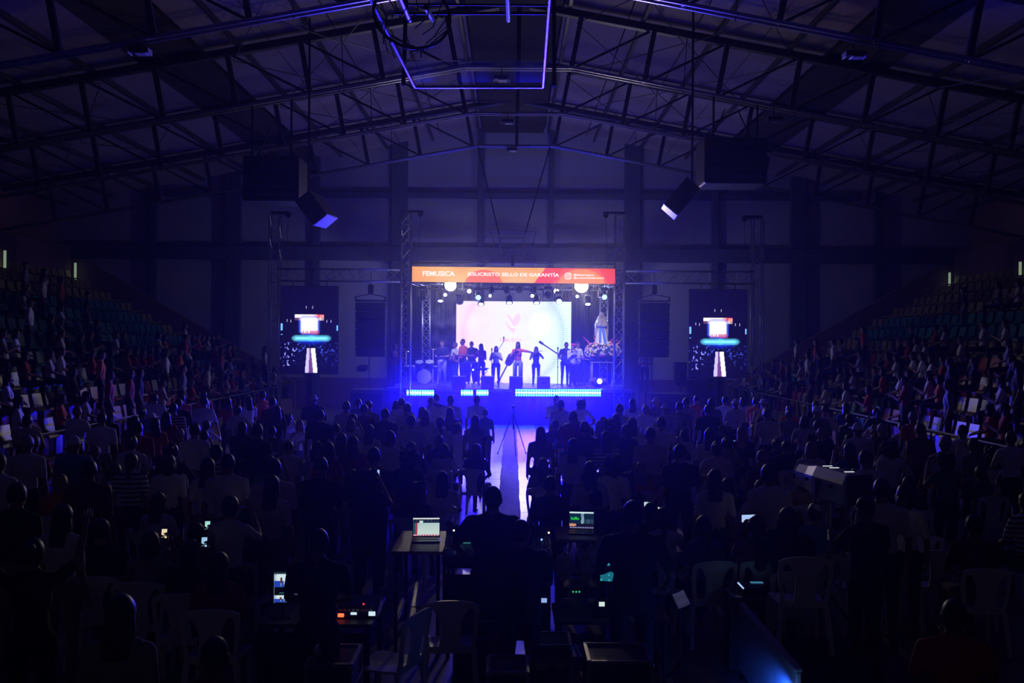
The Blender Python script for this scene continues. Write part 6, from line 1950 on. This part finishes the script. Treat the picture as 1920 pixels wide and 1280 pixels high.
obj('lens_tube', MB().tube(mid + fr @ V((0, L / 2, 0)), mid + fr @ V((0, L / 2 + .10, 0)), .085, n=16), black, t)
obj('yoke', MB().box(mid + V((0, 0, -.22)), (.26, .08, .02)).box(mid + V((-.15, 0, -.1)), (.02, .08, .26)).box(mid + V((.15, 0, -.1)), (.02, .08, .26)), steel, t)
obj('pole', MB().tube(mid + V((0, 0, -.22)), (0, 0, .12), .022, n=8), steel, t)
obj('collar', MB().tube((0, 0, .55), (0, 0, .63), .035, n=10), black, t)
obj('side_box', MB().bbox(mid + fr @ V((-.02, .12, -.22)), (.12, .16, .20), .01, fr), mat('spot_shell', (.52, .52, .55), .4, .3), t)
for k in range(3):
    a = 2 * pi * k / 3 + .4
    obj('leg', MB().tube((0, 0, .5), (.42 * cos(a), .42 * sin(a), .015), .014, n=6), steel, t)

# ------------------------------------------------------------------ aisle: rug over the cables, camera tripod, microphone stand
m_rug = bpy.data.materials.new('woven_runner'); m_rug.use_nodes = True
nt = m_rug.node_tree; bs = nt.nodes['Principled BSDF']; bs.inputs['Roughness'].default_value = .9
tc = nt.nodes.new('ShaderNodeTexCoord'); wv = nt.nodes.new('ShaderNodeTexWave'); wv.bands_direction = 'Y'; wv.inputs['Scale'].default_value = 3.2; wv.inputs['Distortion'].default_value = 1.5; wv.inputs['Detail Scale'].default_value = 6
cr = nt.nodes.new('ShaderNodeValToRGB'); cr.color_ramp.elements[0].color = (.18, .11, .09, 1); cr.color_ramp.elements[1].color = (.50, .36, .30, 1)
nt.links.new(tc.outputs['Object'], wv.inputs['Vector']); nt.links.new(wv.outputs['Fac'], cr.inputs['Fac']); nt.links.new(cr.outputs['Color'], bs.inputs['Base Color'])
m = MB(); n = 60; vs = []
for i in range(n + 1):
    y = 10.6 + 22.6 * i / n
    wob = .006 * sin(i * .8)
    for x, z in ((-.24, .006), (-.19, .030), (-.03, .045), (.12, .030), (.17, .006)):
        vs.append((x + wob, y, z + .004 * sin(i * 1.9 + x * 9)))
m.add(vs, [(i * 5 + j, i * 5 + j + 1, i * 5 + j + 6, i * 5 + j + 5) for i in range(n) for j in range(4)])
o = obj('runner_mat', m, m_rug, smooth=True); tag(o, 'woven runner laid over the cables down the centre aisle', 'mat')
def tripod(x, y, h, label, spread=.42):
    t = thing('camera_tripod', label, 'tripod', (x, y, 0))
    for k in range(3):
        a = 2 * pi * k / 3 - pi / 2 + .15
        l = obj('leg', MB().tube((0, 0, h - .12), (spread * cos(a), spread * sin(a), .02), .014, .010, n=6), dark_steel, t)
        obj('rubber_foot', MB().ell((spread * cos(a), spread * sin(a), .02), .022, 6, 5), black, l)
    obj('centre_column', MB().tube((0, 0, h * .55), (0, 0, h), .016, n=8), dark_steel, t)
    obj('head', MB().bbox((0, 0, h + .04), (.10, .12, .08), .015), black, t)
    obj('pan_handle', MB().tube((0, 0, h + .02), (.06, -.26, h - .10), .009, n=6), black, t)
    return t
p = P(962, 848, 25.5)
tripod(p.x, 25.5, 1.24, 'camera tripod standing astride the runner in the aisle', 0.44)
p = P(907, 850, 16.2)
t = thing('mic_stand', 'black stand at the left edge of the aisle behind the tall dark person', 'microphone stand', (p.x, 16.2, 0))
obj('pole', MB().tube((0, 0, 0.02), (0, 0, 1.28), .016, n=6), black, t)
for k in range(3):
    a = 2 * pi * k / 3
    obj('leg', MB().tube((0, 0, .12), (.2 * cos(a), .2 * sin(a), .012), .011, n=6), black, t)
obj('microphone', MB().tube((0, 0, 1.28), (0.02, .06, 1.38), .014, .02, n=8).ell((.022, .065, 1.40), .03), dark_plastic, t)
# browner patch painting the slightly lit wood floor beside the barrier
obj('lit_floor_patch', MB().bbox((1.55, 7.2, .002), (.7, 3.0, .012), .003), mat('lit_wood_floor', (.30, .16, .09), .5, var=.2), fl)
# ------------------------------------------------------------------ haze: thin through the hall, thicker in clouds about the stage, also standing in for lens glow
def haze_mat(name, density, col=(0.9, 0.9, 0.95), g=0.84):
    hz = bpy.data.materials.new(name); hz.use_nodes = True
    nt = hz.node_tree; nt.nodes.remove(nt.nodes['Principled BSDF'])
    vs = nt.nodes.new('ShaderNodeVolumeScatter')
    vs.inputs['Color'].default_value = tuple(col) + (1,); vs.inputs['Density'].default_value = density; vs.inputs['Anisotropy'].default_value = g
    nt.links.new(vs.outputs['Volume'], nt.nodes['Material Output'].inputs['Volume'])
    return hz
def smoke_mat(name, density, scale, seed):
    m = haze_mat(name, density, (.95, .95, .98), .35); nt = m.node_tree
    tc = nt.nodes.new('ShaderNodeTexCoord'); ns = nt.nodes.new('ShaderNodeTexNoise'); ns.noise_dimensions = '4D'
    ns.inputs['Scale'].default_value = scale; ns.inputs['Detail'].default_value = 3; ns.inputs['W'].default_value = seed
    r = nt.nodes.new('ShaderNodeMapRange'); r.inputs['From Min'].default_value = .46; r.inputs['From Max'].default_value = .74; r.inputs['To Max'].default_value = density
    # thins out to nothing towards the rim of the puff
    gm = nt.nodes.new('ShaderNodeVectorMath'); gm.operation = 'LENGTH'
    mp = nt.nodes.new('ShaderNodeMapping'); mp.inputs['Location'].default_value = (-1, -1, -1); mp.inputs['Scale'].default_value = (2, 2, 2)
    nt.links.new(tc.outputs['Generated'], mp.inputs['Vector']); nt.links.new(mp.outputs['Vector'], gm.inputs[0])
    f = nt.nodes.new('ShaderNodeMapRange'); f.inputs['From Min'].default_value = 1.0; f.inputs['From Max'].default_value = .25
    nt.links.new(gm.outputs['Value'], f.inputs['Value'])
    mu = nt.nodes.new('ShaderNodeMath'); mu.operation = 'MULTIPLY'
    nt.links.new(tc.outputs['Object'], ns.inputs['Vector']); nt.links.new(ns.outputs['Fac'], r.inputs['Value'])
    nt.links.new(r.outputs['Result'], mu.inputs[0]); nt.links.new(f.outputs['Result'], mu.inputs[1])
    nt.links.new(mu.outputs['Value'], [n for n in nt.nodes if n.type == 'VOLUME_SCATTER'][0].inputs['Density'])
    return m
for k, (px, py, rx, rz, dn, l) in enumerate(((1024, 592, 1.15, .95, 1.1, 'bright puff of smoke before the right half of the screen'), (884, 592, .65, .85, .8, 'small puff of smoke before the upper left of the screen'), (830, 612, .85, .95, .7, 'violet lit puff of smoke beside the left edge of the screen'))):
    c = P(px, py, 38.62)
    o = obj('smoke', MB().ell((0, 0, 0), (rx, .48, rz), 20, 14), smoke_mat('stage_smoke_%d' % k, dn, 1.6, k * 3.1), loc=c, kind='stuff')
    tag(o, l, 'smoke')
o = obj('haze', MB().box((0, 20, 6.5), (46, 64, 16)), haze_mat('hall_haze', HAZE_DENSITY), kind='stuff')
tag(o, 'thin stage haze hanging through the whole hall', 'haze')
for c, r, d, l in (((-0.1, 33.0, 2.0), (10.0, 8.0, 5.2), HAZE_STAGE * .18, 'wide cloud of haze about the stage and the first rows'),
                   ((-0.1, 31.8, 0.8), (7.8, 7.4, 2.5), HAZE_STAGE * .3, 'low cloud of haze along the stage edge'),
                   ((-0.1, 32.0, 0.8), (6.4, 6.4, 2.05), HAZE_STAGE * .35, 'thicker low cloud of haze before the stage edge'),
                   ((-0.1, 32.4, 0.8), (5.2, 5.0, 1.6), HAZE_STAGE * .4, 'thickest low cloud of haze right before the stage edge')):
    o = obj('haze', MB().ell(c, r, 28, 18), haze_mat('stage_haze', d), kind='stuff', smooth=True)
    tag(o, l, 'haze')
